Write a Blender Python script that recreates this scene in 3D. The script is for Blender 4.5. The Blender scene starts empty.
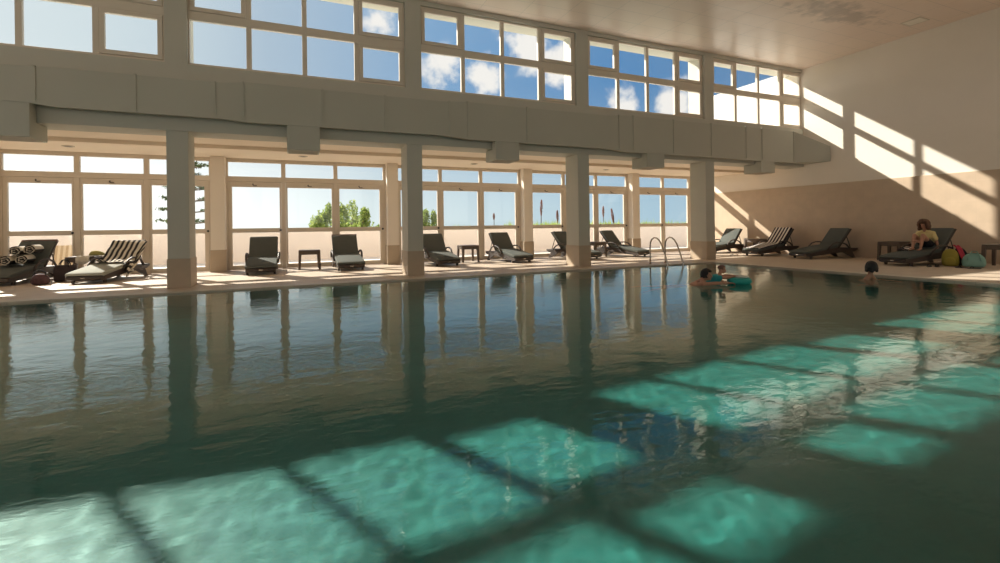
import bpy, bmesh, math, random
from mathutils import Vector, Matrix, noise as mnoise
random.seed(7)
C = bpy.context.scene.collection
PI = math.pi
def R(a): return math.radians(a)

# ------------------------------------------------------------------ materials
def nt(name):
    m = bpy.data.materials.new(name); m.use_nodes = True
    t = m.node_tree; b = t.nodes['Principled BSDF']
    return m, t, b
def N(t, typ, **kw):
    n = t.nodes.new(typ)
    for k, v in kw.items(): setattr(n, k, v)
    return n
def mat(name, col, rough=.6, var=.06, scale=4., bump=0., bscale=60., spec=.5, metal=0., coat=0.):
    m, t, b = nt(name)
    b.inputs['Roughness'].default_value = rough
    b.inputs['Metallic'].default_value = metal
    b.inputs['Specular IOR Level'].default_value = spec
    b.inputs['Coat Weight'].default_value = coat
    tc = N(t, 'ShaderNodeTexCoord')
    nz = N(t, 'ShaderNodeTexNoise'); nz.inputs['Scale'].default_value = scale; nz.inputs['Detail'].default_value = 4
    t.links.new(tc.outputs['Object'], nz.inputs['Vector'])
    mx = N(t, 'ShaderNodeMix', data_type='RGBA')
    mx.inputs['A'].default_value = [c*(1-var) for c in col]+[1]
    mx.inputs['B'].default_value = [min(1, c*(1+var)) for c in col]+[1]
    t.links.new(nz.outputs['Fac'], mx.inputs['Factor'])
    t.links.new(mx.outputs['Result'], b.inputs['Base Color'])
    if bump:
        n2 = N(t, 'ShaderNodeTexNoise'); n2.inputs['Scale'].default_value = bscale
        t.links.new(tc.outputs['Object'], n2.inputs['Vector'])
        bp = N(t, 'ShaderNodeBump'); bp.inputs['Strength'].default_value = bump; bp.inputs['Distance'].default_value = .01
        t.links.new(n2.outputs['Fac'], bp.inputs['Height']); t.links.new(bp.outputs['Normal'], b.inputs['Normal'])
    return m
def tile_mat(name, c1, c2, mortar, w, h, rough=.35, msize=.006, swap=None, offset=0., bump=.2):
    m, t, b = nt(name)
    b.inputs['Roughness'].default_value = rough
    tc = N(t, 'ShaderNodeTexCoord')
    vec = tc.outputs['Object']
    if swap:
        sp = N(t, 'ShaderNodeSeparateXYZ'); cb = N(t, 'ShaderNodeCombineXYZ')
        t.links.new(vec, sp.inputs[0])
        t.links.new(sp.outputs[swap[0]], cb.inputs[0]); t.links.new(sp.outputs[swap[1]], cb.inputs[1])
        vec = cb.outputs[0]
    br = N(t, 'ShaderNodeTexBrick'); br.offset = offset; br.squash = 1
    br.inputs['Scale'].default_value = 1; br.inputs['Brick Width'].default_value = w; br.inputs['Row Height'].default_value = h
    br.inputs['Mortar Size'].default_value = msize; br.inputs['Mortar Smooth'].default_value = .2
    br.inputs['Color1'].default_value = (*c1, 1); br.inputs['Color2'].default_value = (*c2, 1); br.inputs['Mortar'].default_value = (*mortar, 1)
    t.links.new(vec, br.inputs['Vector'])
    nz = N(t, 'ShaderNodeTexNoise'); nz.inputs['Scale'].default_value = 3; nz.inputs['Detail'].default_value = 6
    t.links.new(tc.outputs['Object'], nz.inputs['Vector'])
    mr = N(t, 'ShaderNodeMapRange'); mr.inputs['To Min'].default_value = .86; mr.inputs['To Max'].default_value = 1.12
    t.links.new(nz.outputs['Fac'], mr.inputs['Value'])
    mx = N(t, 'ShaderNodeMix', data_type='RGBA', blend_type='MULTIPLY'); mx.inputs['Factor'].default_value = 1
    t.links.new(br.outputs['Color'], mx.inputs['A']); t.links.new(mr.outputs['Result'], mx.inputs['B'])
    t.links.new(mx.outputs['Result'], b.inputs['Base Color'])
    if bump:
        bp = N(t, 'ShaderNodeBump'); bp.inputs['Strength'].default_value = bump; bp.inputs['Distance'].default_value = .004; bp.invert = True
        t.links.new(br.outputs['Fac'], bp.inputs['Height']); t.links.new(bp.outputs['Normal'], b.inputs['Normal'])
    return m
def weave_mat(name, col):
    m, t, b = nt(name); b.inputs['Roughness'].default_value = .5
    tc = N(t, 'ShaderNodeTexCoord')
    ck = N(t, 'ShaderNodeTexChecker'); ck.inputs['Scale'].default_value = 60
    ck.inputs['Color1'].default_value = (*[c*.6 for c in col], 1); ck.inputs['Color2'].default_value = (*[c*1.35 for c in col], 1)
    t.links.new(tc.outputs['Object'], ck.inputs['Vector']); t.links.new(ck.outputs['Color'], b.inputs['Base Color'])
    bp = N(t, 'ShaderNodeBump'); bp.inputs['Strength'].default_value = .4; bp.inputs['Distance'].default_value = .005
    t.links.new(ck.outputs['Fac'], bp.inputs['Height']); t.links.new(bp.outputs['Normal'], b.inputs['Normal'])
    return m
def stripe_mat(name, c1, c2, n, duty=.5, axis=0, wob=.02):
    m, t, b = nt(name); b.inputs['Roughness'].default_value = .95; b.inputs['Specular IOR Level'].default_value = .1
    tc = N(t, 'ShaderNodeTexCoord'); sp = N(t, 'ShaderNodeSeparateXYZ')
    t.links.new(tc.outputs['UV'], sp.inputs[0])
    ml = N(t, 'ShaderNodeMath', operation='MULTIPLY'); ml.inputs[1].default_value = n
    t.links.new(sp.outputs[axis], ml.inputs[0])
    fr = N(t, 'ShaderNodeMath', operation='FRACT'); t.links.new(ml.outputs[0], fr.inputs[0])
    gt = N(t, 'ShaderNodeMath', operation='GREATER_THAN'); gt.inputs[1].default_value = duty; t.links.new(fr.outputs[0], gt.inputs[0])
    mx = N(t, 'ShaderNodeMix', data_type='RGBA'); mx.inputs['A'].default_value = (*c1, 1); mx.inputs['B'].default_value = (*c2, 1)
    t.links.new(gt.outputs[0], mx.inputs['Factor']); t.links.new(mx.outputs['Result'], b.inputs['Base Color'])
    return m
def glass_mat():
    m, t, b = nt('window_glass'); t.nodes.remove(b); out = t.nodes['Material Output']
    tr = N(t, 'ShaderNodeBsdfTransparent'); tr.inputs['Color'].default_value = (.97, .985, .98, 1)
    gl = N(t, 'ShaderNodeBsdfGlossy'); gl.inputs['Roughness'].default_value = .01; gl.inputs['Color'].default_value = (.9, .95, .95, 1)
    fr = N(t, 'ShaderNodeFresnel'); ge = N(t, 'ShaderNodeNewGeometry')
    io = N(t, 'ShaderNodeMapRange'); io.inputs['To Min'].default_value = 1.4; io.inputs['To Max'].default_value = 1/1.4   # seen from inside the pane the ratio inverts
    t.links.new(ge.outputs['Backfacing'], io.inputs['Value']); t.links.new(io.outputs['Result'], fr.inputs['IOR'])
    mx = N(t, 'ShaderNodeMixShader')
    t.links.new(fr.outputs[0], mx.inputs[0]); t.links.new(tr.outputs[0], mx.inputs[1]); t.links.new(gl.outputs[0], mx.inputs[2])
    t.links.new(mx.outputs[0], out.inputs['Surface'])
    return m
def water_mat():
    m, t, b = nt('pool_water'); t.nodes.remove(b); out = t.nodes['Material Output']
    g = N(t, 'ShaderNodeBsdfGlass'); g.inputs['IOR'].default_value = 1.33; g.inputs['Roughness'].default_value = 0.0
    g.inputs['Color'].default_value = (.93, .985, .97, 1)
    tc = N(t, 'ShaderNodeTexCoord')
    mp = N(t, 'ShaderNodeMapping'); mp.inputs['Scale'].default_value = (.8, 1.6, 1)
    t.links.new(tc.outputs['Object'], mp.inputs[0])
    n1 = N(t, 'ShaderNodeTexNoise'); n1.inputs['Scale'].default_value = 2.2; n1.inputs['Detail'].default_value = 2.5; n1.inputs['Roughness'].default_value = .45; n1.inputs['Distortion'].default_value = .6
    t.links.new(mp.outputs[0], n1.inputs['Vector'])
    n2 = N(t, 'ShaderNodeTexNoise'); n2.inputs['Scale'].default_value = 11; n2.inputs['Detail'].default_value = 3; n2.inputs['Distortion'].default_value = .4
    t.links.new(mp.outputs[0], n2.inputs['Vector'])
    ad = N(t, 'ShaderNodeMath', operation='MULTIPLY_ADD'); ad.inputs[1].default_value = .55
    t.links.new(n2.outputs['Fac'], ad.inputs[0]); t.links.new(n1.outputs['Fac'], ad.inputs[2])
    bp = N(t, 'ShaderNodeBump'); bp.inputs['Strength'].default_value = 1; bp.inputs['Distance'].default_value = WAVE
    t.links.new(ad.outputs[0], bp.inputs['Height']); t.links.new(bp.outputs['Normal'], g.inputs['Normal'])
    t.links.new(g.outputs[0], out.inputs['Surface'])
    return m
WAVE = .0028
RIP = .0028
NXW, NYW = 700, 330

M = {}
M['wall'] = mat('cream_wall_paint', (.87, .795, .70), .75, .03, 1.5, .03, 80)
M['conc'] = mat('grey_white_beam_paint', (.56, .545, .475), .7, .03, 1.5, .03, 80)
M['duct'] = mat('duct_paint', (.50, .49, .42), .55, .04, 1.2)
M['soffit'] = mat('gallery_soffit_paint', (.92, .80, .66), .75, .03, 1.)
M['dado'] = tile_mat('dado_tile', (.60, .465, .34), (.59, .455, .33), (.55, .425, .31), .6, .6, .5, .004, (1, 2), 0, .08)
M['plinth'] = mat('plinth_stone', (.48, .385, .285), .5, .08, 5)
M['floor'] = tile_mat('deck_stone_tile', (.60, .49, .385), (.57, .465, .365), (.50, .41, .32), .45, .45, .5, .005, None, 0, .15)
M['coping'] = tile_mat('coping_stone', (.60, .52, .42), (.57, .49, .40), (.48, .41, .32), .6, .33, .45, .006, None, 0, .2)
M['frame'] = mat('beige_aluminium', (.72, .64, .54), .45, .03, 3)
M['glass'] = glass_mat()
M['water'] = water_mat()
M['pool'] = tile_mat('pool_mosaic', (.034, .245, .215), (.028, .225, .20), (.045, .24, .21), .05, .05, .4, .003, None, 0, 0)
M['cushion'] = mat('charcoal_green_cushion', (.115, .124, .114), .9, .1, 8, .15, 200, .2)
M['palecushion'] = mat('pale_grey_cushion', (.38, .385, .34), .9, .06, 8, .15, 200, .2)  # lighter grey than the other lounger cushions
M['wicker'] = weave_mat('dark_brown_wicker', (.06, .042, .034))
M['tablewicker'] = weave_mat('brown_wicker', (.13, .095, .072))
M['brownrail'] = mat('red_brown_rail', (.13, .065, .05), .5)
M['dark'] = mat('dark_plastic', (.03, .028, .026), .5)
M['steel'] = mat('polished_steel', (.50, .45, .39), .25, .03, 3, metal=1)
M['stripe'] = stripe_mat('striped_towel', (.05, .035, .05), (.80, .75, .68), 5.5, .52)
M['stripe2'] = stripe_mat('striped_towel_narrow', (.05, .045, .045), (.74, .68, .58), 9, .5)
M['white_ext'] = mat('white_render', (.86, .83, .79), .8, .02, 2)
M['parapet'] = mat('pinkish_white_render', (.93, .83, .755), .8, .02, 2)
M['terrace'] = mat('terrace_tile', (.82, .73, .64), .7, .05, 2)
M['ground'] = mat('scrubland', (.20, .22, .12), .9, .3, .3)
def foliage(name, c1, c2):
    m, t, b = nt(name); b.inputs['Roughness'].default_value = .7
    gi = N(t, 'ShaderNodeNewGeometry'); mx = N(t, 'ShaderNodeMix', data_type='RGBA')
    mx.inputs['A'].default_value = (*c1, 1); mx.inputs['B'].default_value = (*c2, 1)
    t.links.new(gi.outputs['Random Per Island'], mx.inputs['Factor']); t.links.new(mx.outputs['Result'], b.inputs['Base Color'])
    b.inputs['Transmission Weight'].default_value = 0
    tl = N(t, 'ShaderNodeBsdfTranslucent'); t.links.new(mx.outputs['Result'], tl.inputs['Color'])
    ms = N(t, 'ShaderNodeMixShader'); ms.inputs[0].default_value = .5
    t.links.new(b.outputs[0], ms.inputs[1]); t.links.new(tl.outputs[0], ms.inputs[2])
    t.links.new(ms.outputs[0], t.nodes['Material Output'].inputs['Surface'])
    return m
M['leaf'] = foliage('bright_green_leaves', (.20, .30, .06), (.42, .48, .14))
M['pineleaf'] = foliage('dark_conifer_leaves', (.05, .08, .03), (.12, .15, .06))
M['bark'] = mat('bark', (.14, .10, .07), .9, .2, 12)
M['spike'] = mat('red_brown_flower_spike', (.24, .10, .08), .9, .3, 30)
M['skin'] = mat('skin', (.50, .26, .17), .55, .05, 10)
M['hair'] = mat('brown_hair', (.12, .055, .03), .7, .3, 60, .8, 90)
M['darkhair'] = mat('black_hair', (.022, .018, .016), .6, .3, 60, .6, 90)
M['yellow'] = mat('yellow_cotton', (.74, .60, .28), .9, .08, 10, .2, 120)
M['black'] = mat('black_cloth', (.02, .02, .025), .9, .1, 10)
M['teal'] = mat('teal_foam', (.02, .36, .32), .6, .06, 6)
M['tealcloth'] = mat('teal_swimwear', (.03, .33, .36), .7, .06, 6)
M['palefoam'] = mat('pale_foam', (.55, .60, .55), .6, .05, 6)
M['olive'] = mat('olive_yellow_bag', (.33, .27, .04), .8, .1, 8, .2, 60)
M['pinkred'] = mat('pink_red_cloth', (.55, .05, .09), .8, .1, 8)
M['mint'] = mat('mint_bag', (.24, .42, .36), .8, .08, 8, .2, 60)
M['bagdark'] = stripe_mat('dark_patterned_bag', (.035, .028, .03), (.13, .10, .10), 14, .6, 1)
M['pinkdark'] = mat('pink_black_bag', (.10, .05, .055), .8, .7, 22)
M['whitecloth'] = mat('white_cloth', (.75, .70, .60), .9, .05, 8)
M['yellowgreen'] = mat('yellow_green_cloth', (.42, .38, .13), .9, .1, 10)
M['beigestripe'] = stripe_mat('beige_striped_canvas', (.62, .46, .30), (.80, .66, .48), 5, .5)
M['eye'] = mat('eye_dark', (.02, .015, .01), .3)
M['lip'] = mat('lips', (.40, .14, .11), .5)

# ------------------------------------------------------------------ mesh builder
class MB:
    def __init__(s): s.v = []; s.f = []; s.uv = {}
    def box(s, x0, x1, y0, y1, z0, z1, mtx=None):
        b = len(s.v)
        P = [(x0,y0,z0),(x1,y0,z0),(x1,y1,z0),(x0,y1,z0),(x0,y0,z1),(x1,y0,z1),(x1,y1,z1),(x0,y1,z1)]
        if mtx: P = [tuple(mtx @ Vector(p)) for p in P]
        s.v += P
        s.f += [tuple(b+i for i in q) for q in ((0,3,2,1),(4,5,6,7),(0,1,5,4),(1,2,6,5),(2,3,7,6),(3,0,4,7))]
        return s
    def prism(s, poly, a0, a1, axis='x', mtx=None):
        """polygon given in the two other axes, extruded along axis"""
        b = len(s.v); n = len(poly)
        for a in (a0, a1):
            for (p, q) in poly:
                v = {'x': (a, p, q), 'y': (p, a, q), 'z': (p, q, a)}[axis]
                s.v.append(tuple(mtx @ Vector(v)) if mtx else v)
        s.f.append(tuple(b+i for i in range(n))[::-1]); s.f.append(tuple(b+n+i for i in range(n)))
        for i in range(n):
            j = (i+1) % n; s.f.append((b+i, b+j, b+n+j, b+n+i))
        return s
    def loft(s, rings, cap=True, closed=True):
        b = len(s.v); n = len(rings[0])
        for r in rings: s.v += [tuple(p) for p in r]
        for k in range(len(rings)-1):
            for i in range(n if closed else n-1):
                j = (i+1) % n
                s.f.append((b+k*n+i, b+k*n+j, b+(k+1)*n+j, b+(k+1)*n+i))
        if cap and closed:
            s.f.append(tuple(b+i for i in range(n))[::-1]); e = b+(len(rings)-1)*n
            s.f.append(tuple(e+i for i in range(n)))
        return s
    def tube(s, path, rad, n=8, flat=1., up=(0,0,1)):
        P = [Vector(p) for p in path]; rings = []
        for i, p in enumerate(P):
            t = (P[min(i+1, len(P)-1)]-P[max(i-1, 0)]).normalized()
            a = t.cross(Vector(up))
            if a.length < 1e-3: a = t.cross(Vector((1,0,0)))
            a.normalize(); c = a.cross(t).normalized()
            r = rad[i] if isinstance(rad, (list, tuple)) else rad
            rings.append([p + a*(r*flat*math.cos(2*PI*k/n)) + c*(r*math.sin(2*PI*k/n)) for k in range(n)])
        return s.loft(rings)
    def ball(s, c, r, nu=14, nv=9, mtx=None):
        if not isinstance(r, (tuple, list)): r = (r, r, r)
        c = Vector(c); b = len(s.v)
        def put(p):
            p = Vector(p)
            if mtx: p = mtx @ p
            s.v.append(tuple(c+p))
        put((0,0,-r[2]))
        for j in range(1, nv):
            a = -PI/2+PI*j/nv
            for i in range(nu):
                t = 2*PI*i/nu; put((r[0]*math.cos(a)*math.cos(t), r[1]*math.cos(a)*math.sin(t), r[2]*math.sin(a)))
        put((0,0,r[2])); top = len(s.v)-1
        for i in range(nu):
            s.f.append((b, b+1+(i+1) % nu, b+1+i))
            for j in range(nv-2):
                p = b+1+j*nu; s.f.append((p+i, p+(i+1) % nu, p+nu+(i+1) % nu, p+nu+i))
            p = b+1+(nv-2)*nu; s.f.append((p+i, p+(i+1) % nu, top))
        return s
    def capsule(s, a, b, ra, rb, n=12):
        a = Vector(a); b = Vector(b); t = (b-a).normalized()
        u = t.cross(Vector((0,0,1)))
        if u.length < 1e-3: u = t.cross(Vector((1,0,0)))
        u.normalize(); w = u.cross(t).normalized(); rings = []
        for k in range(5):
            an = PI/2*(1-k/4)*.98; rings.append((a - t*ra*math.sin(an), ra*math.cos(an)))
        for k in range(5):
            an = PI/2*(k/4)*.98; rings.append((b + t*rb*math.sin(an), rb*math.cos(an)))
        return s.loft([[p+u*(r*math.cos(2*PI*i/n))+w*(r*math.sin(2*PI*i/n)) for i in range(n)] for p, r in rings])
    def chain(s, pts, n=12):
        for (a, ra), (b, rb) in zip(pts, pts[1:]): s.capsule(a, b, ra, rb, n)
        return s
    def sheet(s, P, th=.008):
        """P[i][j] grid of points -> thin solid cloth with uv (i along u, j along v)"""
        nu = len(P); nv = len(P[0]); b = len(s.v)
        V = [[Vector(p) for p in r] for r in P]
        for side in (0, 1):
            for i in range(nu):
                for j in range(nv):
                    du = V[min(i+1, nu-1)][j]-V[max(i-1, 0)][j]; dv = V[i][min(j+1, nv-1)]-V[i][max(j-1, 0)]
                    n = du.cross(dv); n = n.normalized() if n.length > 1e-9 else Vector((0,0,1))
                    s.v.append(tuple(V[i][j]+(n*th if side else n*0)))
        def id(k, i, j): return b+k*nu*nv+i*nv+j
        def add(f, uv):
            s.uv[len(s.f)] = uv; s.f.append(f)
        for i in range(nu-1):
            for j in range(nv-1):
                q = [(i,j),(i+1,j),(i+1,j+1),(i,j+1)]; uv = [(x/(nu-1), y/(nv-1)) for x, y in q]
                add(tuple(id(1,*x) for x in q), uv); add(tuple(id(0,*x) for x in q[::-1]), uv[::-1])
        edge = [(i,0) for i in range(nu)]+[(nu-1,j) for j in range(1,nv)]+[(i,nv-1) for i in range(nu-2,-1,-1)]+[(0,j) for j in range(nv-2,0,-1)]
        for k in range(len(edge)):
            p, q = edge[k], edge[(k+1) % len(edge)]
            add((id(0,*p), id(0,*q), id(1,*q), id(1,*p)), [(x/(nu-1), y/(nv-1)) for x, y in (p,q,q,p)])
        return s
    def build(s, name, m, parent=None, smooth=False, bevel=0., sub=0, loc=None, remesh=0., smit=0, recalc=True):
        me = bpy.data.meshes.new(name); me.from_pydata([tuple(p) for p in s.v], [], s.f)
        if s.uv:
            ul = me.uv_layers.new(name='UVMap')
            for p in me.polygons:
                if p.index in s.uv:
                    for li, u in zip(p.loop_indices, s.uv[p.index]): ul.data[li].uv = u
        me.update(); bm = bmesh.new(); bm.from_mesh(me)
        if recalc and not s.uv: bmesh.ops.recalc_face_normals(bm, faces=bm.faces)
        bm.to_mesh(me); bm.free()
        me.materials.append(m)
        if smooth:
            for p in me.polygons: p.use_smooth = True
        o = bpy.data.objects.new(name, me); C.objects.link(o)
        if parent: o.parent = parent
        if loc: o.location = loc
        if bevel:
            md = o.modifiers.new('Bevel', 'BEVEL'); md.width = bevel; md.segments = 2; md.limit_method = 'ANGLE'; md.angle_limit = R(40)
        if remesh:
            md = o.modifiers.new('Remesh', 'REMESH'); md.mode = 'VOXEL'; md.voxel_size = remesh; md.use_smooth_shade = True
            if smit:
                md = o.modifiers.new('Smooth', 'SMOOTH'); md.iterations = smit; md.factor = .5
        if sub:
            md = o.modifiers.new('Subsurf', 'SUBSURF'); md.levels = sub; md.render_levels = sub
        return o
def tag(o, label, cat, group=None, kind=None):
    o['label'] = label; o['category'] = cat
    if group: o['group'] = group
    if kind: o['kind'] = kind
    return o
def empty(name, loc=(0,0,0), rz=0.):
    o = bpy.data.objects.new(name, None); C.objects.link(o); o.location = loc; o.rotation_euler = (0,0,rz); o.empty_display_size = .2
    return o
def kids(o): return [c for c in C.objects if c.parent == o]
def dup(o, loc, rz, parent=None):
    c = o.copy(); C.objects.link(c)
    if parent: c.parent = parent
    else: c.location = loc; c.rotation_euler = (0,0,rz)
    for ch in kids(o): dup(ch, None, 0, c)
    return c
def structure(o, label, cat): return tag(o, label, cat, None, 'structure')

# ------------------------------------------------------------------ layout (metres; X along the window wall, Y towards it, Z up)
SP = 5.265
CX = [-2.31+SP*k for k in range(-2, 4)]          # column centres
XR, XL = 18.47, CX[0]+.21                         # right / left wall faces
YC0, YC1 = 12.34, 13.09                           # column / upper wall front and back
YG = 12.48                                        # clerestory glazing
YD = 16.9                                         # door glazing plane
ZC = 7.30
YB = -2.6
BW0, BW1 = 1.6, 5.6                              # sill and head of unseen windows added for daylight in the opposite wall
PX0, PX1, PY0, PY1 = -10.6, 12.62, .55, 11.52     # pool
ZW = -.03
DEPTH = 1.85

# floor (deck) round the pool
f = MB()
CP = .34
f.box(XL, XR, PY1+CP, 17.25, -.35, 0).box(XL, XR, YB, PY0-CP, -.35, 0)
f.box(XL, PX0-CP, PY0-CP, PY1+CP, -.35, 0).box(PX1+CP, XR, PY0-CP, PY1+CP, -.35, 0)
structure(f.build('floor', M['floor']), 'beige stone tiled deck around the pool', 'floor')
c = MB()
c.box(PX0-CP, PX1+CP, PY1, PY1+CP, -.35, .004).box(PX0-CP, PX1+CP, PY0-CP, PY0, -.35, .004)
c.box(PX0-CP, PX0, PY0, PY1, -.35, .004).box(PX1, PX1+CP, PY0, PY1, -.35, .004)
structure(c.build('pool_coping', M['coping']), 'pale stone coping along the pool edge', 'pool edge')
b = MB(); T = .2
b.box(PX0-T, PX1+T, PY0-T, PY1+T, -DEPTH-T, -DEPTH)
b.box(PX0-T, PX1+T, PY1, PY1+T, -DEPTH, -.35).box(PX0-T, PX1+T, PY0-T, PY0, -DEPTH, -.35)
b.box(PX0-T, PX0, PY0, PY1, -DEPTH, -.35).box(PX1, PX1+T, PY0, PY1, -DEPTH, -.35)
basin = structure(b.build('pool_basin', M['pool']), 'turquoise tiled basin under the pool water', 'pool')
w = MB(); nx, ny = NXW, NYW
def ripple(x, y):
    return RIP*(.25*mnoise.noise((x*.9, y*1.3, 3.1))+.36*mnoise.noise((x*2.3+4, y*2.9, 7.7))+.34*mnoise.noise((x*5.4+.7*y, y*6.2, 1.3))+.13*mnoise.noise((x*9.5-1.5*y, y*9.5, 5.9)))
for jy in range(ny+1):
    for ix in range(nx+1):
        x = PX0+(PX1-PX0)*ix/nx; y = PY0+(PY1-PY0)*jy/ny
        w.v.append((x, y, ZW+ripple(x, y)))
for jy in range(ny):
    for ix in range(nx):
        k = jy*(nx+1)+ix; w.f.append((k, k+1, k+nx+2, k+nx+1))
water = structure(w.build('pool_water', M['water'], smooth=True, recalc=False), 'clear rippled water filling the indoor pool', 'water')

# walls / ceiling
w = MB(); w.box(XR, XR+.3, YB-.3, 13.22, 0, ZC).box(XR, XR+.3, 13.22, 17.25, 0, 3.75)
structure(w.build('wall_right', M['wall']), 'tall cream wall with window-shaped sunlight on it', 'wall')
w = MB(); w.box(XR-.03, XR, YB, 17.1, 0, 2.71)
structure(w.build('trim_1', M['dado'], bevel=.004), 'brown beige dado lining the lower right wall', 'wall panel')
w = MB(); w.box(XL-.3, XL, YB-.3, 13.22, 0, .4).box(XL-.3, XL, YB-.3, 13.22, 6.6, ZC).box(XL-.3, XL, 13.22, 17.25, 0, 3.75)
for y in (YB-.3, 1.1, 4.9, 8.7, 12.5): w.box(XL-.3, XL, y, y+.72, .4, 6.6)
structure(w.build('wall_left', M['wall']), 'cream end wall at the far side of the hall', 'wall')
w = MB(); w.box(XL, XR, YB-.3, YB, 0, BW0).box(XL, XR, YB-.3, YB, BW1, ZC)
for x in CX[1:]: w.box(x-.3, x+.3, YB-.3, YB, BW0, BW1)
structure(w.build('wall_back', M['wall']), 'cream long wall facing the windows', 'wall')
def ceiling_mat():
    m, t, b = nt('satin_ceiling_panel'); b.inputs['Roughness'].default_value = .34; b.inputs['Specular IOR Level'].default_value = .55
    tc = N(t, 'ShaderNodeTexCoord')
    br = N(t, 'ShaderNodeTexBrick'); br.offset = 0; br.inputs['Scale'].default_value = 1
    br.inputs['Brick Width'].default_value = 1.2; br.inputs['Row Height'].default_value = .6; br.inputs['Mortar Size'].default_value = .006
    br.inputs['Color1'].default_value = (.86, .70, .59, 1); br.inputs['Color2'].default_value = (.84, .68, .575, 1); br.inputs['Mortar'].default_value = (.62, .53, .46, 1)
    t.links.new(tc.outputs['Object'], br.inputs['Vector'])
    # old water stains
    vz = N(t, 'ShaderNodeVectorMath', operation='DISTANCE'); vz.inputs[1].default_value = (14.4*.5, 8.62*1.9, ZC)
    mp = N(t, 'ShaderNodeMapping'); mp.inputs['Scale'].default_value = (.5, 1.9, 1)
    t.links.new(tc.outputs['Object'], mp.inputs[0]); t.links.new(mp.outputs[0], vz.inputs[0])
    nz = N(t, 'ShaderNodeTexNoise'); nz.inputs['Scale'].default_value = 3.2; nz.inputs['Detail'].default_value = 6
    t.links.new(tc.outputs['Object'], nz.inputs['Vector'])
    ad = N(t, 'ShaderNodeMath', operation='MULTIPLY_ADD'); ad.inputs[1].default_value = -2.6
    t.links.new(nz.outputs['Fac'], ad.inputs[0]); t.links.new(vz.outputs['Value'], ad.inputs[2])
    mr = N(t, 'ShaderNodeMapRange'); mr.inputs['From Min'].default_value = -.9; mr.inputs['From Max'].default_value = -.2
    mr.inputs['To Min'].default_value = .66; mr.inputs['To Max'].default_value = 1
    t.links.new(ad.outputs[0], mr.inputs['Value'])
    mx = N(t, 'ShaderNodeMix', data_type='RGBA', blend_type='MULTIPLY'); mx.inputs['Factor'].default_value = 1
    t.links.new(br.outputs['Color'], mx.inputs['A']); t.links.new(mr.outputs['Result'], mx.inputs['B'])
    t.links.new(mx.outputs['Result'], b.inputs['Base Color'])
    n2 = N(t, 'ShaderNodeTexNoise'); n2.inputs['Scale'].default_value = 1.1; n2.inputs['Detail'].default_value = 1
    t.links.new(tc.outputs['Object'], n2.inputs['Vector'])
    bp = N(t, 'ShaderNodeBump'); bp.inputs['Strength'].default_value = .5; bp.inputs['Distance'].default_value = .05
    t.links.new(n2.outputs['Fac'], bp.inputs['Height'])
    bp2 = N(t, 'ShaderNodeBump'); bp2.inputs['Strength'].default_value = .3; bp2.inputs['Distance'].default_value = .004; bp2.invert = True
    t.links.new(br.outputs['Fac'], bp2.inputs['Height']); t.links.new(bp.outputs['Normal'], bp2.inputs['Normal'])
    t.links.new(bp2.outputs['Normal'], b.inputs['Normal'])
    return m
M['ceiling'] = ceiling_mat()
w = MB(); w.box(XL-.3, XR+.3, YB-.3, 13.22, ZC, ZC+.25)
structure(w.build('ceiling', M['ceiling']), 'satin panelled ceiling high above the pool', 'ceiling')

# window-side wall above the columns: spandrel, upper pilasters, head
w = MB(); w.box(XL, XR, YC0, YC1, 3.45, 4.93)
w.box(XL, XR, YC0+.04, YC1, 7.18, ZC)
for x in CX[1:]: w.box(x-.21, x+.21, YC0, YC1, 4.93, 7.18)
w.box(XL, XL+.12, YC0, YC1, 4.93, 7.18)
structure(w.build('wall_window', M['conc']), 'greyish beam and piers carrying the upper windows', 'wall')

# columns
for i, x in enumerate(CX[1:]):
    r = empty('column', (x, (YC0+YC1)/2, 0)); d = (YC1-YC0)/2
    MB().box(-.205, .205, -d+.015, d-.015, .64, 3.45).build('shaft', M['conc'], r, bevel=.01)
    MB().box(-.22, .22, -d, d, 0, .645).build('plinth', M['plinth'], r, bevel=.006)
    structure(r, ['square column out of view left of the striped towels', 'grey column nearest the striped towel lounger, first from the left', 'grey column between two loungers, second from the left',
        'grey column in front of a lounger, third from the left', 'grey column beside the steel pool ladder, fourth from the left'][i], 'column')

# ceiling of the gallery (its roof is the terrace roof outside)
w = MB(); w.box(XL, XR, YC1, 17.25, 3.5, 3.75)
structure(w.build('soffit', M['soffit']), 'low pale ceiling over the row of loungers', 'ceiling')
w = MB(); w.box(XL, XR, 14.35, 14.5, 3.405, 3.5)
structure(w.build('trim_2', M['soffit']), 'shallow rib along the low gallery ceiling', 'beam')
# gallery door wall piers
PC = [3.17+5.25*k for k in range(-3, 3)]
PC = [p for p in PC]
for i, x in enumerate(PC):
    if x-.2 < XL: continue
    r = empty('pilaster', (x, 16.5, 0))
    MB().box(-.19, .19, .015, .55, .66, 3.5).build('shaft', M['wall'], r, bevel=.008)
    MB().box(-.215, .215, 0, .55, 0, .665).build('plinth', M['plinth'], r, bevel=.006)
    structure(r, 'cream pilaster between glazed doors, number %d counted from the right wall' % (6-i), 'pilaster')

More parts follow.
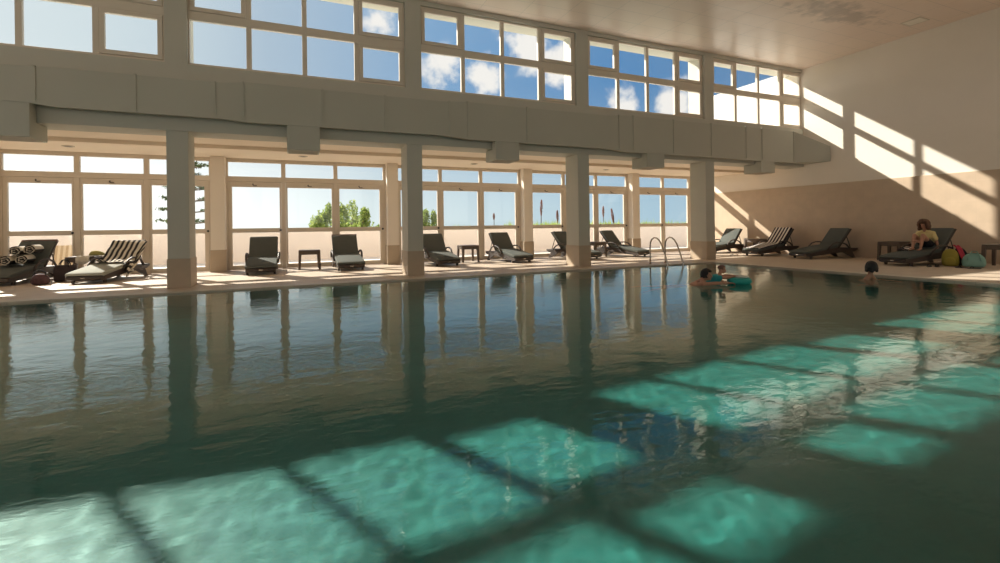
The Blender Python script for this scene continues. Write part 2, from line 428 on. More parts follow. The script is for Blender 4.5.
# ------------------------------------------------------------------ clerestory windows
def bars(mb, xs, zs, y0, y1): pass
ORD = ['sixth', 'fifth', 'fourth', 'third', 'second', 'first']
wn = 0
for i in range(6):
    xa = CX[i]+.21; xb = CX[i+1]-.21 if i < 5 else XR
    off = CX[i]+2.31                      # pane layout is written for the bay that starts at -2.31
    wn += 1
    r = empty('window_%d' % wn, ((xa+xb)/2, YG, 4.93)); ox, oy, oz = r.location
    m = MB(); y0, y1 = -.04, .05
    def bx(x0, x1, z0, z1, mb=m, yy=(y0, y1)): mb.box(x0+off-ox, x1+off-ox, yy[0], yy[1], z0-oz, z1-oz)
    E0, E1 = xa-off, xb-off
    bx(E0, E1, 4.93, 5.0); bx(E0, E1, 5.97, 6.17); bx(E0, E1, 7.13, 7.18)
    if i == 0: E0 = -1.98-.12
    for a, c_ in ((E0, -2.07), (-.95, -.84), (.25, .36), (1.47, 1.58), (2.70, E1)):
        bx(a, c_, 5.0, 5.97); bx(a, c_, 6.17, 7.13)
    fr = m.build('frame', M['frame'], r, bevel=.006)
    g = MB()
    for x0, x1, z0, z1 in ((-2.07, -.95, 5.0, 5.97), (-.84, .25, 5.0, 5.97), (.36, 1.47, 5.0, 5.97), (-.84, .25, 6.17, 7.13), (.36, 1.47, 6.17, 7.13)):
        bx(x0, x1, z0, z1, g, (.0, .006))
    g.build('glass', M['glass'], r)
    for x0, x1, z0, z1 in ((-2.07, -.95, 6.17, 7.13), (1.58, 2.70, 5.0, 5.97), (1.58, 2.70, 6.17, 7.13)):
        s = MB(); t_ = .1
        bx(x0+.005, x1-.005, z0+.005, z0+t_, s, (-.055, .03)); bx(x0+.005, x1-.005, z1-t_, z1-.005, s, (-.055, .03))
        bx(x0+.005, x0+t_, z0+t_, z1-t_, s, (-.055, .03)); bx(x1-t_, x1-.005, z0+t_, z1-t_, s, (-.055, .03))
        so = s.build('casement', M['frame'], r, bevel=.006)
        g = MB(); bx(x0+t_, x1-t_, z0+t_, z1-t_, g, (.0, .006)); g.build('glass', M['glass'], so)
        g = MB(); cxm = (x0+x1)/2; bx(cxm-.05, cxm+.05, z0+.03, z0+.055, g, (-.075, -.056)); g.build('catch', M['frame'], so)
    structure(r, '%s upper clerestory window counted from the right wall' % ORD[i].capitalize(), 'window')

# ------------------------------------------------------------------ glazed doors and transoms of the gallery
dn = 0
for i, k in enumerate(range(-2, 4)):
    off = 5.25*k; wn += 1
    r = empty('window_%d' % wn, (.55+off, YD, 2.8)); ox, oy, oz = r.location
    m = MB()
    def bx(x0, x1, z0, z1, mb=m, yy=(-.05, .05)): mb.box(x0+off-ox, x1+off-ox, yy[0], yy[1], z0-oz, z1-oz)
    e0, e1 = -1.93, 2.98
    if k == 3: e1 = XR-.03-off
    bx(e0, e1, 2.78, 2.94); bx(e0, e1, 3.385, 3.5)
    x1s = [(e0, -1.84), (-.34, -.21), (1.26, 1.39), (2.90, e1)]
    if k == 3: x1s = [(e0, -1.84), (-.34, -.21), (1.26, 1.39), (2.70, e1)]
    for a, c_ in x1s: bx(a, c_, 2.94, 3.385); bx(a, c_, .0, 2.78)
    m.build('frame', M['frame'], r, bevel=.006)
    g = MB()
    for a, c_ in zip(x1s, x1s[1:]): bx(a[1], c_[0], 2.94, 3.385, g, (0, .006))
    g.build('glass', M['glass'], r)
    structure(r, 'Transom window over glazed doors in bay %s from the right wall' % ORD[i], 'window')
    for j, (a, c_) in enumerate(zip(x1s, x1s[1:])):
        dn += 1; x0, x1 = a[1]+off, c_[0]+off; wd = x1-x0
        d = empty('door_%d' % dn, ((x0+x1)/2, YD, 0)); h = wd/2-.004
        sl = {0: (.10, .05), 1: (.05, .06), 2: (.05, .12)}[j]
        m = MB(); yy = (-.045, .035)
        m.box(-h, -h+sl[0], *yy, .01, 2.775).box(h-sl[1], h, *yy, .01, 2.775)
        xa, xb = -h+sl[0], h-sl[1]
        for z0, z1 in ((.01, .15), (1.17, 1.31), (2.61, 2.775)): m.box(xa, xb, *yy, z0, z1)
        m.build('door_frame', M['frame'], d, bevel=.006)
        MB().box(xa, xb, 0, .006, 1.31, 2.61).build('upper_pane', M['glass'], d)
        MB().box(xa, xb, 0, .006, .15, 1.17).build('lower_pane', M['glass'], d)
        cm = MB(); cm.tube([(-.06, -.06, 2.70), (-.05, -.075, 2.665), (-.01, -.08, 2.655), (.05, -.075, 2.66)], .012, 6); cm.box(-.075, -.045, -.06, -.045, 2.68, 2.72)
        cm.build('latch', M['dark'], d, smooth=False)
        if j != 1:
            kb = MB(); kb.ball((h-.03, -.085, 1.24), .035, 10, 7); kb.capsule((h-.03, -.05, 1.24), (h-.03, -.08, 1.24), .014, .014, 8)
            kb.build('knob', M['dark'], d, smooth=True)
        structure(d, 'Glazed door, %s of three in bay %s from the right wall' % (['left leaf', 'middle leaf', 'right leaf'][j], ORD[i]), 'door')
for i in range(6):  # unseen windows, added to bring more daylight into the hall
    xa = CX[i]+.3 if i else XL; xb = CX[i+1]-.3 if i < 5 else XR
    wn += 1; r = empty('window_%d' % wn, ((xa+xb)/2, YB-.15, BW0)); h = (xb-xa)/2; m = MB(); zt = BW1-BW0
    m.box(-h, h, -.05, .05, 0, .08).box(-h, h, -.05, .05, zt-.08, zt).box(-h, -h+.08, -.05, .05, .08, zt-.08).box(h-.08, h, -.05, .05, .08, zt-.08)
    m.box(-.04, .04, -.05, .05, .08, zt-.08)
    m.build('frame', M['frame'], r)
    g = MB()
    for a, b_ in ((-h+.08, -.04), (.04, h-.08)):
        g.box(a, b_, 0, .006, .08, zt-.08)
    g.build('glass', M['glass'], r)
    structure(r, 'Unseen high window added for daylight in the opposite long wall, %s from the right end' % ORD[i], 'window')

for i, y in enumerate((YB+.42, 1.82, 5.62, 9.42)):  # end-wall windows out of view, added to light the right wall and columns
    y1 = (1.1, 4.9, 8.7, 12.5)[i]; wn += 1; h = (y1-y)/2
    r = empty('window_%d' % wn, (XL-.15, (y+y1)/2, .4)); m = MB()
    m.box(-.05, .05, -h, h, 0, .08).box(-.05, .05, -h, h, 6.12, 6.2).box(-.05, .05, -h, -h+.08, .08, 6.12).box(-.05, .05, h-.08, h, .08, 6.12)
    m.box(-.05, .05, -h+.08, h-.08, 3.0, 3.08).build('frame', M['frame'], r)
    MB().box(0, .006, -h+.08, h-.08, .08, 3.0).box(0, .006, -h+.08, h-.08, 3.08, 6.12).build('glass', M['glass'], r)
    structure(r, 'Unseen tall window added for daylight in the far end wall, %s from the door side' % ['fourth', 'third', 'second', 'first'][i], 'window')
# ------------------------------------------------------------------ air duct with outlet boxes
d0 = empty('air_duct', (0, 12.34, 3.6))
YF = 12.05
sec = [(XL, 3.80, 4.48), (-4.7, 3.80, 4.48), (-4.3, 3.75, 4.51), (-1.4, 3.74, 4.52), (-.95, 3.70, 4.58), (3.7, 3.70, 4.585), (4.35, 3.64, 4.63), (8.9, 3.63, 4.64), (9.6, 3.57, 4.70), (14.4, 3.56, 4.71), (15.0, 3.545, 4.73), (17.5, 3.545, 4.735)]
m = MB(); rings = []
for x, z0, z1 in sec: rings.append([(x, YF-12.34, z0-3.6), (x, -.085, z0-3.6), (x, -.085, z1-3.6), (x, YF-12.34, z1-3.6)])
m.loft(rings); m.build('duct_body', M['duct'], d0, bevel=.008)
m = MB()
m.loft([[(17.5, YF-12.34, -.055), (17.5, -.085, -.055), (17.5, -.085, 1.13), (17.5, YF-12.34, 1.13)],
        [(18.44, 11.30-12.34, -.06), (18.44, -.085, -.06), (18.44, -.085, .52), (18.44, 11.30-12.34, .50)]])
m.build('end_section', M['duct'], d0, bevel=.008)
m = MB()
for (xa, a0, a1), (xb, b0, b1) in zip(sec, sec[1:]):
    m.loft([[(x, YF-12.36, z-3.62), (x, YF-12.34, z-3.62), (x, YF-12.34, z-3.56), (x, YF-12.36, z-3.56)] for x, z in ((xa, a0), (xb, b0))])
m.build('lower_lip', M['duct'], d0)
def zat(x):
    for (xa, a0, a1), (xb, b0, b1) in zip(sec, sec[1:]):
        if xa <= x <= xb:
            t = (x-xa)/(xb-xa); return a0+(b0-a0)*t, a1+(b1-a1)*t
for x in (-9.2, -7.0, -4.58, -2.98, -1.55, -1.0, .68, 2.15, 3.84, 4.35, 6.14, 9.35, 9.9, 11.55, 13.24, 14.93, 15.75, 17.48):
    z0, z1 = zat(min(x, 17.49)); m = MB()
    m.box(x-.02, x+.02, YF-12.362, YF-12.338, z0-3.6+.03, z1-3.6+.012).box(x-.02, x+.02, YF-12.362, 0, z1-3.6, z1-3.6+.014)
    m.build('seam_flange', M['duct'], d0)
for i in range(-2, 4):
    x = .25+5.265*i
    z0, z1 = zat(x); m = MB()
    poly = [(YF-12.345, z0-3.6+.12), (YF-12.345, 3.12-3.6), (12.78-12.34, 3.12-3.6), (12.78-12.34, 3.44-3.6), (-.012, 3.44-3.6), (-.012, z0-3.6-.002), (YF-12.335, z0-3.6-.002)]
    poly[0] = (YF-12.345, z0-3.6-.002); poly.pop()
    bxo = m.prism(poly, x-.36, x+.36, 'x').build('outlet_box', M['duct'], d0, bevel=.01)
    g = MB()
    for q in range(7): g.box(x-.33, x+.33, -.2+q*.085, -.2+q*.085+.02, 3.105-3.6, 3.122-3.6)
    g.build('grille', M['frame'], bxo)  # pale colour stands in for light reaching the box bottom from below
tag(d0, 'long grey air duct with outlet boxes hung along the beam', 'air duct')

# recessed downlights in the gallery ceiling, hatch in the high ceiling
for i, x in enumerate((-5.33, .3, 5.9, 11.55)):
    r = empty('recessed_light', (x, 15.75, 3.5))
    ring = [[(rr*math.cos(2*PI*k/24), rr*math.sin(2*PI*k/24), z) for k in range(24)] for rr, z in ((.13, 0), (.13, -.02), (.10, -.022), (.09, -.001))]
    MB().loft(ring, cap=False).build('trim_ring', M['frame'], r, smooth=True)
    MB().loft([[(.1*math.cos(2*PI*k/24), .1*math.sin(2*PI*k/24), z) for k in range(24)] for z in (-.012, -.002)]).build('lens', M['dark'], r)
    tag(r, ['round unlit downlight in the low ceiling above the striped towel rolls', 'round unlit downlight by the outlet box above the first small table', 'round unlit downlight in the low ceiling just left of the third outlet box', 'round unlit downlight in the low ceiling right of the third column'][i], 'ceiling light', 'downlights in the gallery ceiling')
hx = empty('ceiling_hatch', (17.3, 8.1, ZC))
MB().box(-.22, .22, -.22, .22, -.015, 0).build('panel', M['wall'], hx, bevel=.003)
MB().box(-.25, .25, -.25, -.22, -.02, 0).box(-.25, .25, .22, .25, -.02, 0).box(-.25, -.22, -.22, .22, -.02, 0).box(.22, .25, -.22, .22, -.02, 0).build('rim', M['frame'], hx)
tag(hx, 'small square access hatch in the high ceiling near the right wall', 'ceiling hatch')

# ------------------------------------------------------------------ outside
structure(MB().box(-30, 40, 17.25, 23.2, -.3, -.06).build('terrace', M['terrace']), 'pale sunlit terrace outside the glazed doors', 'terrace')
structure(MB().box(-30, 40, 22.4, 22.6, -.06, 1.14).build('parapet', M['parapet']), 'pinkish white parapet wall outside the doors', 'wall')
structure(MB().box(-400, 400, 23.2, 600, -2.2, -2.0).build('ground', M['ground']), 'scrubland sloping away beyond the terrace', 'ground')
structure(MB().box(XL-.3, XR+.02, 13.22, 17.4, 3.75, 4.0).build('terrace_roof', M['white_ext']), 'white flat roof over the gallery', 'roof')
structure(MB().box(XR+.02, XR+.3, 13.23, 17.42, 3.76, 7.38).build('wing_wall', M['white_ext']), 'white sunlit wing wall outside the upper windows', 'wall')

def leaf_cloud(mb, blobs, n, size, flat=.3, vert=0.):
    for _ in range(n):
        c_, r_ = random.choice(blobs); 
        while True:
            p = Vector((random.uniform(-1,1), random.uniform(-1,1), random.uniform(-1,1)))
            if .1 < p.length < 1: break
        p = Vector(c_)+Vector((p.x*r_[0], p.y*r_[1], p.z*r_[2]))
        s = size*random.uniform(.6, 1.3)
        a = Vector((random.gauss(0,1), random.gauss(0,1), random.gauss(0,1)+vert)).normalized()
        b_ = a.cross(Vector((random.gauss(0,1), random.gauss(0,1), random.gauss(0,1)))).normalized()
        k = len(mb.v)
        mb.v += [tuple(p-a*s*.5), tuple(p+b_*s*flat*.5), tuple(p+a*s*.5), tuple(p-b_*s*flat*.5)]
        mb.f.append((k, k+1, k+2, k+3))
def bush(x, y, w, h, label, n, group=None):
    r = empty('bush', (x, y, -2.0))
    m = MB(); H = h+2.0
    m.tube([(0,0,0), (.05,0,H*.4), (0,.05,H*.75)], [.09, .07, .03], 7)
    blobs = []
    nb = max(6, int(w*8))
    for q in range(nb):
        bx_ = random.uniform(-w/2, w/2); top = 2+h*(1-.5*abs(bx_)/(w/2)*random.uniform(.3, 1.1))
        rz_ = random.uniform(.35, .6)
        blobs.append(((bx_, random.uniform(-.4,.4)*w*.4, top-rz_), (random.uniform(.16, .26), .24, rz_))); blobs.append(blobs[-1])
        blobs.append(((bx_*.9, random.uniform(-.4,.4)*w*.5, top-rz_-.9), (.35, .35, .7)))
        m.tube([(0,0,H*.3), (bx_*.6, 0, H*.5), (bx_, 0, top-rz_)], [.04, .03, .012], 5)
    m.build('stem', M['bark'], r, smooth=True)
    l = MB(); leaf_cloud(l, blobs, n*3, .19, .4, 1.); l.build('foliage', M['leaf'], r)
    tag(r, label, 'bush', group)
def conifer(x, y, h, label):
    r = empty('conifer_tree', (x, y, -2.0)); H = h+2
    m = MB(); m.tube([(0,0,0), (0,0,H*.5), (0,0,H)], [.16, .1, .03], 8); l = MB()
    z = 2.6
    while z < H:
        L = 1.0*(1-(z/H)**3)+.35
        for k in range(5):
            a = 2*PI*k/5+z*2.1; e = Vector((math.cos(a)*L, math.sin(a)*L, .1))
            m.tube([(0,0,z), tuple(Vector((0,0,z))+e*.6), tuple(Vector((0,0,z+.1))+e)], [.03, .022, .01], 5)
            leaf_cloud(l, [((e.x*t_, e.y*t_, z+.05+.1*t_), (.22, .22, .07)) for t_ in (.55, .75, .95)], 60, .16, .35)
        z += .48
    m.build('trunk', M['bark'], r, smooth=True); l.build('foliage', M['pineleaf'], r)
    tag(r, label, 'tree')
def spike(x, y, h, tilt, label, hl=.9):
    r = empty('flower_spike_plant', (x, y, -2.0)); H = h+2
    def P(z): return (tilt*z*z/H, 0, z)
    MB().tube([P(H*q/6) for q in range(7)], [.03]*5+[.025, .012], 7).build('stalk', M['bark'], r, smooth=True)
    m = MB()
    for q in range(130):
        z = H-hl*random.random(); t_ = (H-z)/hl; a = random.uniform(0, 2*PI); rr = .058*math.sin(PI*min(1, t_*.9+.08))+.012
        p = P(z); m.ball((p[0]+math.cos(a)*rr, p[1]+math.sin(a)*rr, z), (.025, .025, .045), 5, 4)
    m.build('flower_head', M['spike'], r, smooth=True)
    l = MB()
    for q in range(22):
        a = random.uniform(0, 2*PI); L = random.uniform(.5, .9); hh = random.uniform(.3, .7)
        e = Vector((math.cos(a), math.sin(a), 0)); s_ = Vector((-e.y, e.x, 0))*.05; z0 = H-hl-1.2 if H-hl-1.2 > .2 else .2
        k = len(l.v); b0 = Vector(P(z0*.3))
        A = b0; B = b0+e*L*.6+Vector((0,0,hh)); D = b0+e*L+Vector((0,0,hh*.7))
        l.v += [tuple(A-s_*.6), tuple(A+s_*.6), tuple(B+s_), tuple(B-s_), tuple(D)]
        l.f += [(k, k+1, k+2, k+3), (k+3, k+2, k+4)]
    l.build('leaves', M['leaf'], r)
    tag(r, label, 'plant', 'flower spikes beyond the parapet')

def at(px, Y):
    "X of the sight line through column px of the photo at depth Y (used once, to lay out the planting)"
    return Y*math.tan(R(23.55)+math.atan((px-500)/474.3))
bush(at(319, 27), 27, .7, 2.15, 'small slender bush left of the big bush beyond the parapet', 260)
bush(at(336, 28.5), 28.5, 2.4, 2.95, 'big leafy bush seen left of the door mullion behind the second pale lounger', 1100)
bush(at(351, 25.4), 25.4, 1.6, 2.85, 'tallest leafy bush seen just right of the mullion above a lounger', 900)
bush(at(376, 29), 29, 1.0, 1.75, 'low bush right of the tallest bush beyond the parapet', 300)
bush(at(392, 28), 28, .9, 2.2, 'bush partly hidden behind the cream pilaster by the second column', 260)
bush(at(430, 28), 28, 1.5, 2.6, 'leafy bush just right of the second grey column', 800)
conifer(at(191, 24), 24, 4.6, 'dark layered conifer behind the first grey column')
spike(at(494.5, 34), 34, 2.3, -.01, 'faint flower spike seen alone above the fourth lounger', .5)
spike(at(540.5, 27), 27, 2.95, .02, 'red-brown flower spike left of the third column, taller of that pair', 1.0)
spike(at(558, 29), 29, 2.35, -.01, 'slim flower spike beside the left edge of the third column', .9)
spike(at(603.5, 30), 30, 2.7, .0, 'slender upright flower spike just right of the third column', .8)
spike(at(617, 26), 26, 2.35, -.10, 'thick leaning flower spike right of the third column', 1.0)
l = MB()
for q in range(2600):
    px = random.choice([random.uniform(448, 520), random.uniform(528, 564), random.uniform(590, 628), random.uniform(640, 690)])
    Y = random.uniform(23.6, 25.5); X = at(px, Y); top = 1.2+.28*mnoise.noise((X*1.3, Y*.8, 2.2))+.22*random.random()+.3*random.random()**6-(.14 if px < 525 else 0)
    b0 = Vector((X, Y, .45)); e = Vector((random.gauss(0, .1), random.gauss(0, .1), 0)); s_ = Vector((.025, 0, 0))
    k = len(l.v); tp = b0+e; tp.z = top; md = b0+e*.4; md.z = .45+(top-.45)*.6
    l.v += [tuple(b0-s_), tuple(b0+s_), tuple(md+s_*1.2), tuple(md-s_*1.2), tuple(tp)]
    l.f += [(k, k+1, k+2, k+3), (k+3, k+2, k+4)]
tag(l.build('grass', M['leaf']), 'green tufts of grass poking up above the parapet', 'grass', None, 'stuff')

# ------------------------------------------------------------------ loungers
LW = .395
def ring_path(path, w, th):
    "rounded rectangle section swept along a (y, z) path, lying under the path"
    rings = []
    for i, (y, z) in enumerate(path):
        a = Vector(path[max(i-1, 0)]); b_ = Vector(path[min(i+1, len(path)-1)]); t = (b_-a).normalized(); n = Vector((-t.y, t.x))
        k = 1.0
        if i == 0 or i == len(path)-1: k = .80
        h = th*k; ww = w-(0 if k == 1 else .015); r = min(.028, h*.45); ring = []
        for cx, cz, a0 in ((ww-r, -r, 0), (-ww+r, -r, 90), (-ww+r, -h+r, 180), (ww-r, -h+r, 270)):
            for s in range(4):
                an = R(a0+30*s); ring.append((cx+r*math.cos(an), cz+r*math.sin(an)))
        rings.append([(x, y+n.x*q, z+n.y*q) for x, q in ring])
    return rings
SEAT = [(-.035, .208), (-.03, .235), (.0, .262), (.08, .284), (.25, .315), (.45, .352), (.65, .385), (.85, .42), (1.0, .445), (1.12, .455), (1.17, .45)]
BA = R(53)
HY, HZ = 1.20, .40
def backpt(s, lift=0., ba=None):
    ba = BA if ba is None else ba
    return (HY+s*math.cos(ba)-lift*math.sin(ba), HZ+s*math.sin(ba)+lift*math.cos(ba))
def make_lounger(cush, rail=False, ba=None):
    ba = BA if ba is None else ba
    bp_ = lambda q, lift=0.: backpt(q, lift, ba)
    r = empty('sun_lounger'); r.scale = (1, 1.08, 1)
    m = MB()
    m.prism([(-.04, .185), (-.04, .10), (.04, .075), (.6, .125), (.9, .165), (1.25, .19), (1.82, .22), (1.95, .28), (1.96, .345), (1.85, .345), (1.2, .365), (.85, .33), (.4, .25)], -LW+.015, LW-.015, 'x')
    m.build('base_frame', M['wicker'], r, bevel=.014)
    for sx in (-1, 1):
        MB().prism([(.12, .11), (.22, .11), (.19, 0), (.15, 0)], sx*.345-.03, sx*.345+.03, 'x').build('leg', M['wicker'], r, bevel=.006)
        MB().prism([(1.36, .21), (1.74, .23), (1.86, 0), (1.78, 0)], sx*.345-.03, sx*.345+.03, 'x').build('leg', M['wicker'], r, bevel=.006)
        p = [(sx*.405, .74, .27), (sx*.425, .80, .40), (sx*.435, .92, .51), (sx*.435, 1.08, .56), (sx*.435, 1.26, .55), (sx*.43, 1.44, .48), (sx*.415, 1.58, .34)]
        MB().tube(p, .024, 8, 1.35).build('armrest', M['wicker'], r, smooth=True)
    m = MB()
    top = .79 if not rail else .82
    a, b_ = bp_(-.03), bp_(top); n = (-math.sin(ba), math.cos(ba)); t_ = .045
    m.prism([a, b_, (b_[0]-n[0]*t_, b_[1]-n[1]*t_), (a[0]-n[0]*t_, a[1]-n[1]*t_)], -LW, LW, 'x')
    bf = m.build('backrest', M['wicker'], r, bevel=.01)
    if rail:
        a, b_ = bp_(.75, .001), bp_(.822, .001)
        MB().prism([a, b_, (b_[0]+n[0]*.03, b_[1]+n[1]*.03), (a[0]+n[0]*.03, a[1]+n[1]*.03)], -LW, LW, 'x').build('top_rail', M['brownrail'], bf, bevel=.006)
    e = bp_(.55, -.045)
    for q in (-.3, .3): MB().tube([(q, e[0], e[1]), (q, 1.74, .33)], .014, 6).build('back_strut', M['dark'], bf, smooth=True)
    MB().loft(ring_path(SEAT, LW+.005, .10)).build('seat_cushion', cush, r, smooth=True)
    top = .75 if rail else .765
    MB().loft(ring_path([bp_(q, .06) for q in (-.01, .02, .2, .4, .6, top-.04, top)], LW-.008, .06)).build('back_cushion', cush, r, smooth=True)
    MB().box(-.05, .05, -.048, -.02, .13, .155).build('front_buckle', M['steel'], r)
    return r
G = 'dark wicker loungers by the pool'
lA = make_lounger(M['cushion']); lB = make_lounger(M['cushion'], True); lC = make_lounger(M['palecushion'], True, R(47))
def put(o, used, loc, rz, label, group=G):
    if used: o = dup(o, (loc[0], loc[1], 0), R(rz))
    else: o.location = (loc[0], loc[1], 0); o.rotation_euler = (0, 0, R(rz))
    tag(o, label, 'sun lounger', group); return o
T2 = put(lB, False, (-6.55, 14.98), -8, 'dark lounger at the far left holding rolled striped towels')
T3 = put(lC, False, (-4.66, 14.55), -14, 'pale grey lounger draped with a black and white striped towel left of the first column')
T4 = put(lA, False, (-0.84, 14.72), 0, 'dark lounger left of the small table, between first and second columns')
T5 = put(lB, True, (1.58, 14.74), 1, 'dark lounger with brown top rail right of the small table')
T6 = put(lA, True, (4.6, 14.7), 3, 'dark lounger immediately right of the second column')
T7 = put(lA, True, (7.28, 14.68), 6, 'dark lounger right of the second small table, facing the pool')
T8 = put(lA, True, (10.22, 14.7), 17, 'dark lounger half hidden behind the third column')
T9 = put(lA, True, (12.52, 14.72), 17, 'dark lounger between the third column and the pool ladder')
T10 = put(lA, True, (16.28, 15.2), -88, 'sunlit lounger partly behind the fourth column by the right wall')
T11 = put(lA, True, (16.22, 12.95), -93, 'dark lounger covered by a striped towel against the right wall')
T12 = put(lA, True, (16.26, 11.1), -102, 'empty dark lounger on its own along the right wall')
T13 = put(lA, True, (15.72, 7.95), -100, 'dark lounger on which the person in yellow sits')

# ------------------------------------------------------------------ small tables
def make_table(h=.60, w=.31):
    r = empty('side_table')
    MB().box(-w, w, -w, w, h-.035, h).build('table_top', M['tablewicker'], r, bevel=.008)
    MB().box(-w+.02, w-.02, -w+.02, -w+.05, h-.14, h-.035).box(-w+.02, w-.02, w-.05, w-.02, h-.14, h-.035).box(-w+.02, -w+.05, -w+.05, w-.05, h-.14, h-.035).box(w-.05, w-.02, -w+.05, w-.05, h-.14, h-.035).build('apron', M['tablewicker'], r)
    for sx in (-1, 1):
        for sy in (-1, 1):
            MB().loft([[(sx*(w-.04)+a, sy*(w-.04)+b_, h-.035) for a, b_ in ((-.045,-.045),(.04,-.045),(.04,.04),(-.045,.04))],
                       [(sx*(w-.015)+a, sy*(w-.015)+b_, 0) for a, b_ in ((-.036,-.036),(.03,-.036),(.03,.03),(-.036,.03))]]).build('leg', M['tablewicker'], r, bevel=.004)
    return r
t0 = make_table(); GT = 'brown wicker side tables'
def ptab(used, loc, rz, label):
    o = dup(t0, (*loc, 0), R(rz)) if used else t0
    o.location = (*loc, 0); o.rotation_euler = (0, 0, R(rz)); return tag(o, label, 'side table', GT)
ptab(False, (.46, 16.25), 0, 'small brown wicker table between two dark loungers, first clear one from the left')
ptab(True, (5.82, 16.3), 0, 'small brown wicker table between the second column and the third pilaster')
TB = ptab(True, (-5.22, 16.35), 0, 'brown wicker table carrying cloths between the two leftmost loungers')
ptab(True, (11.15, 16.0), 8, 'brown wicker table mostly hidden just right of the third column')
ptab(True, (18.0, 14.15), 0, 'brown wicker table behind the striped towel lounger at the right wall')
ptab(True, (17.95, 9.05), 0, 'brown wicker table at the wall behind the seated person')
ptab(True, (17.5, 6.3), 0, 'brown wicker table cut off at the right end of the wall')

# ------------------------------------------------------------------ towels
def lounger_xform(o): return Matrix.Translation(o.location) @ Matrix.Rotation(o.rotation_euler.z, 4, 'Z') @ Matrix.Scale(1.08, 4, (0, 1, 0))
def towel_path(s0, ba=None):
    pts = []
    full = [(y, z+.012) for y, z in SEAT[2:-1]] + [(HY-.02, .50)] + [backpt(s, .078, ba) for s in (.12, .3, .5, .65, .74, .78)]
    return full
def resample(p, n):
    d = [0]
    for a, b_ in zip(p, p[1:]): d.append(d[-1]+math.dist(a, b_))
    out = []
    for k in range(n):
        s = d[-1]*k/(n-1); i = 0
        while i < len(d)-2 and d[i+1] < s: i += 1
        t = (s-d[i])/max(1e-9, d[i+1]-d[i]); out.append((p[i][0]+(p[i+1][0]-p[i][0])*t, p[i][1]+(p[i+1][1]-p[i][1])*t))
    return out
# neat towel on lounger 11
P = resample(towel_path(0)[1:], 40); nu = 24; mt = lounger_xform(T11); Gd = []
for i in range(nu):
    u = -1+2*i/(nu-1); row = []
    for y, z in P:
        x = u*.385; zz = z+.006*math.sin(7*y+5*u)
        if abs(u) > .93: zz -= .02
        row.append(mt @ Vector((x+.01*math.sin(5*y), y, zz+.004)))
    Gd.append(row)
tw = MB().sheet(Gd, .009).build('beach_towel', M['stripe'], smooth=True)
tag(tw, 'black and white striped towel spread on a lounger by the right wall', 'towel')
# bunched towel on lounger 3: over the backrest, sliding off its right side to the floor
P = resample(towel_path(0, R(47))[5:-1], 56); nu = 44; mt = lounger_xform(T3); Gd = []
for i in range(nu):
    u = i/(nu-1); row = []
    for j, (y, z) in enumerate(P):
        v = j/(len(P)-1); x = -.37+u*1.15
        zz = z+.012+.012*math.sin(16*u+6*v)*(1-v)+.01*math.sin(21*v+4*u)
        if v < .3: zz += .07*max(0, math.sin(9*u+18*v))*(1-v/.3)
        yy = y
        if x > .40:
            over = x-.40; x = .455+.04*math.sin(over*9+v*7)+.05*over; zz = zz-over*.9-.02
            yy = y-.8*over*(1 if v > .4 else .4)+.03*math.sin(20*over+9*v)
        zz = max(zz, .02+.015*math.sin(17*u+11*v)**2)
        row.append(mt @ Vector((x, yy, zz)))
    Gd.append(row)
tw = MB().sheet(Gd, .009).build('beach_towel', M['stripe2'], smooth=True)
tag(tw, 'rumpled black and white striped towel sliding off the pale lounger', 'towel')
# three rolled towels on lounger 2
def rolled(o, lx, ly, lz, rz, label):
    mt = lounger_xform(o) @ Matrix.Translation((lx, ly, lz)) @ Matrix.Rotation(R(rz), 4, 'Z'); Gd = []
    n = 90
    for k in range(n):
        a = 2*PI*3.6*k/(n-1); rr = .03+.10*k/(n-1)
        Gd.append([mt @ Vector((rr*math.cos(a), yy, rr*math.sin(a))) for yy in (-.22, -.1, 0, .1, .22)])
    o = MB().sheet(Gd, .014).build('rolled_towel', M['stripe2'], smooth=True)
    tag(o, label, 'towel', 'rolled striped towels on the far left lounger')
rolled(T2, -.16, .86, .565, 12, 'rolled striped towel lowest and nearest on the far left lounger')
rolled(T2, .11, .98, .585, 12, 'rolled striped towel behind the lowest roll, touching the seat')
rolled(T2, -.06, 1.03, .80, 12, 'rolled striped towel on top of the pile, left one')
rolled(T2, .20, 1.12, .83, 10, 'rolled striped towel on top of the pile, right one')

# ------------------------------------------------------------------ bags and things on the floor
def soft(name, rings, m, parent=None, seg=20, sub=1):
    "rings of (z, half width, half depth, dx, squareness)"
    mb = MB(); RR = []
    for z, a, b_, dx, e in rings:
        RR.append([(dx+a*math.copysign(abs(math.cos(t))**e, math.cos(t)), b_*math.copysign(abs(math.sin(t))**e, math.sin(t)), z) for t in [2*PI*k/seg for k in range(seg)]])
    return mb.loft(RR).build(name, m, parent, smooth=True, sub=sub)
def tote(loc, rz, label):
    r = empty('tote_bag', loc, R(rz))
    mb = MB(); Gd = []
    for i in range(25):
        t = 2*PI*i/24; e = .55; row = []
        for j in range(9):
            z = .015+.40*j/8; k = 1+.10*math.sin(PI*j/8)
            row.append(Vector((.19*k*math.copysign(abs(math.cos(t))**e, math.cos(t)), .085*k*math.copysign(abs(math.sin(t))**e, math.sin(t)), z+.012*math.sin(3*t)*j/8)))
        Gd.append(row)
    mb.sheet(Gd, .008).build('body', M['bagdark'], r, smooth=True)
    MB().box(-.17, .17, -.07, .07, .0, .02).build('base', M['black'], r, bevel=.01)
    for sy in (-1, 1):
        MB().tube([(-.09, sy*.09, .36), (-.09, sy*.08, .46), (-.04, sy*.06, .55), (.04, sy*.06, .55), (.09, sy*.08, .46), (.09, sy*.09, .36)], .012, 6).build('handle', M['black'], r, smooth=True)
    tag(r, label, 'bag')
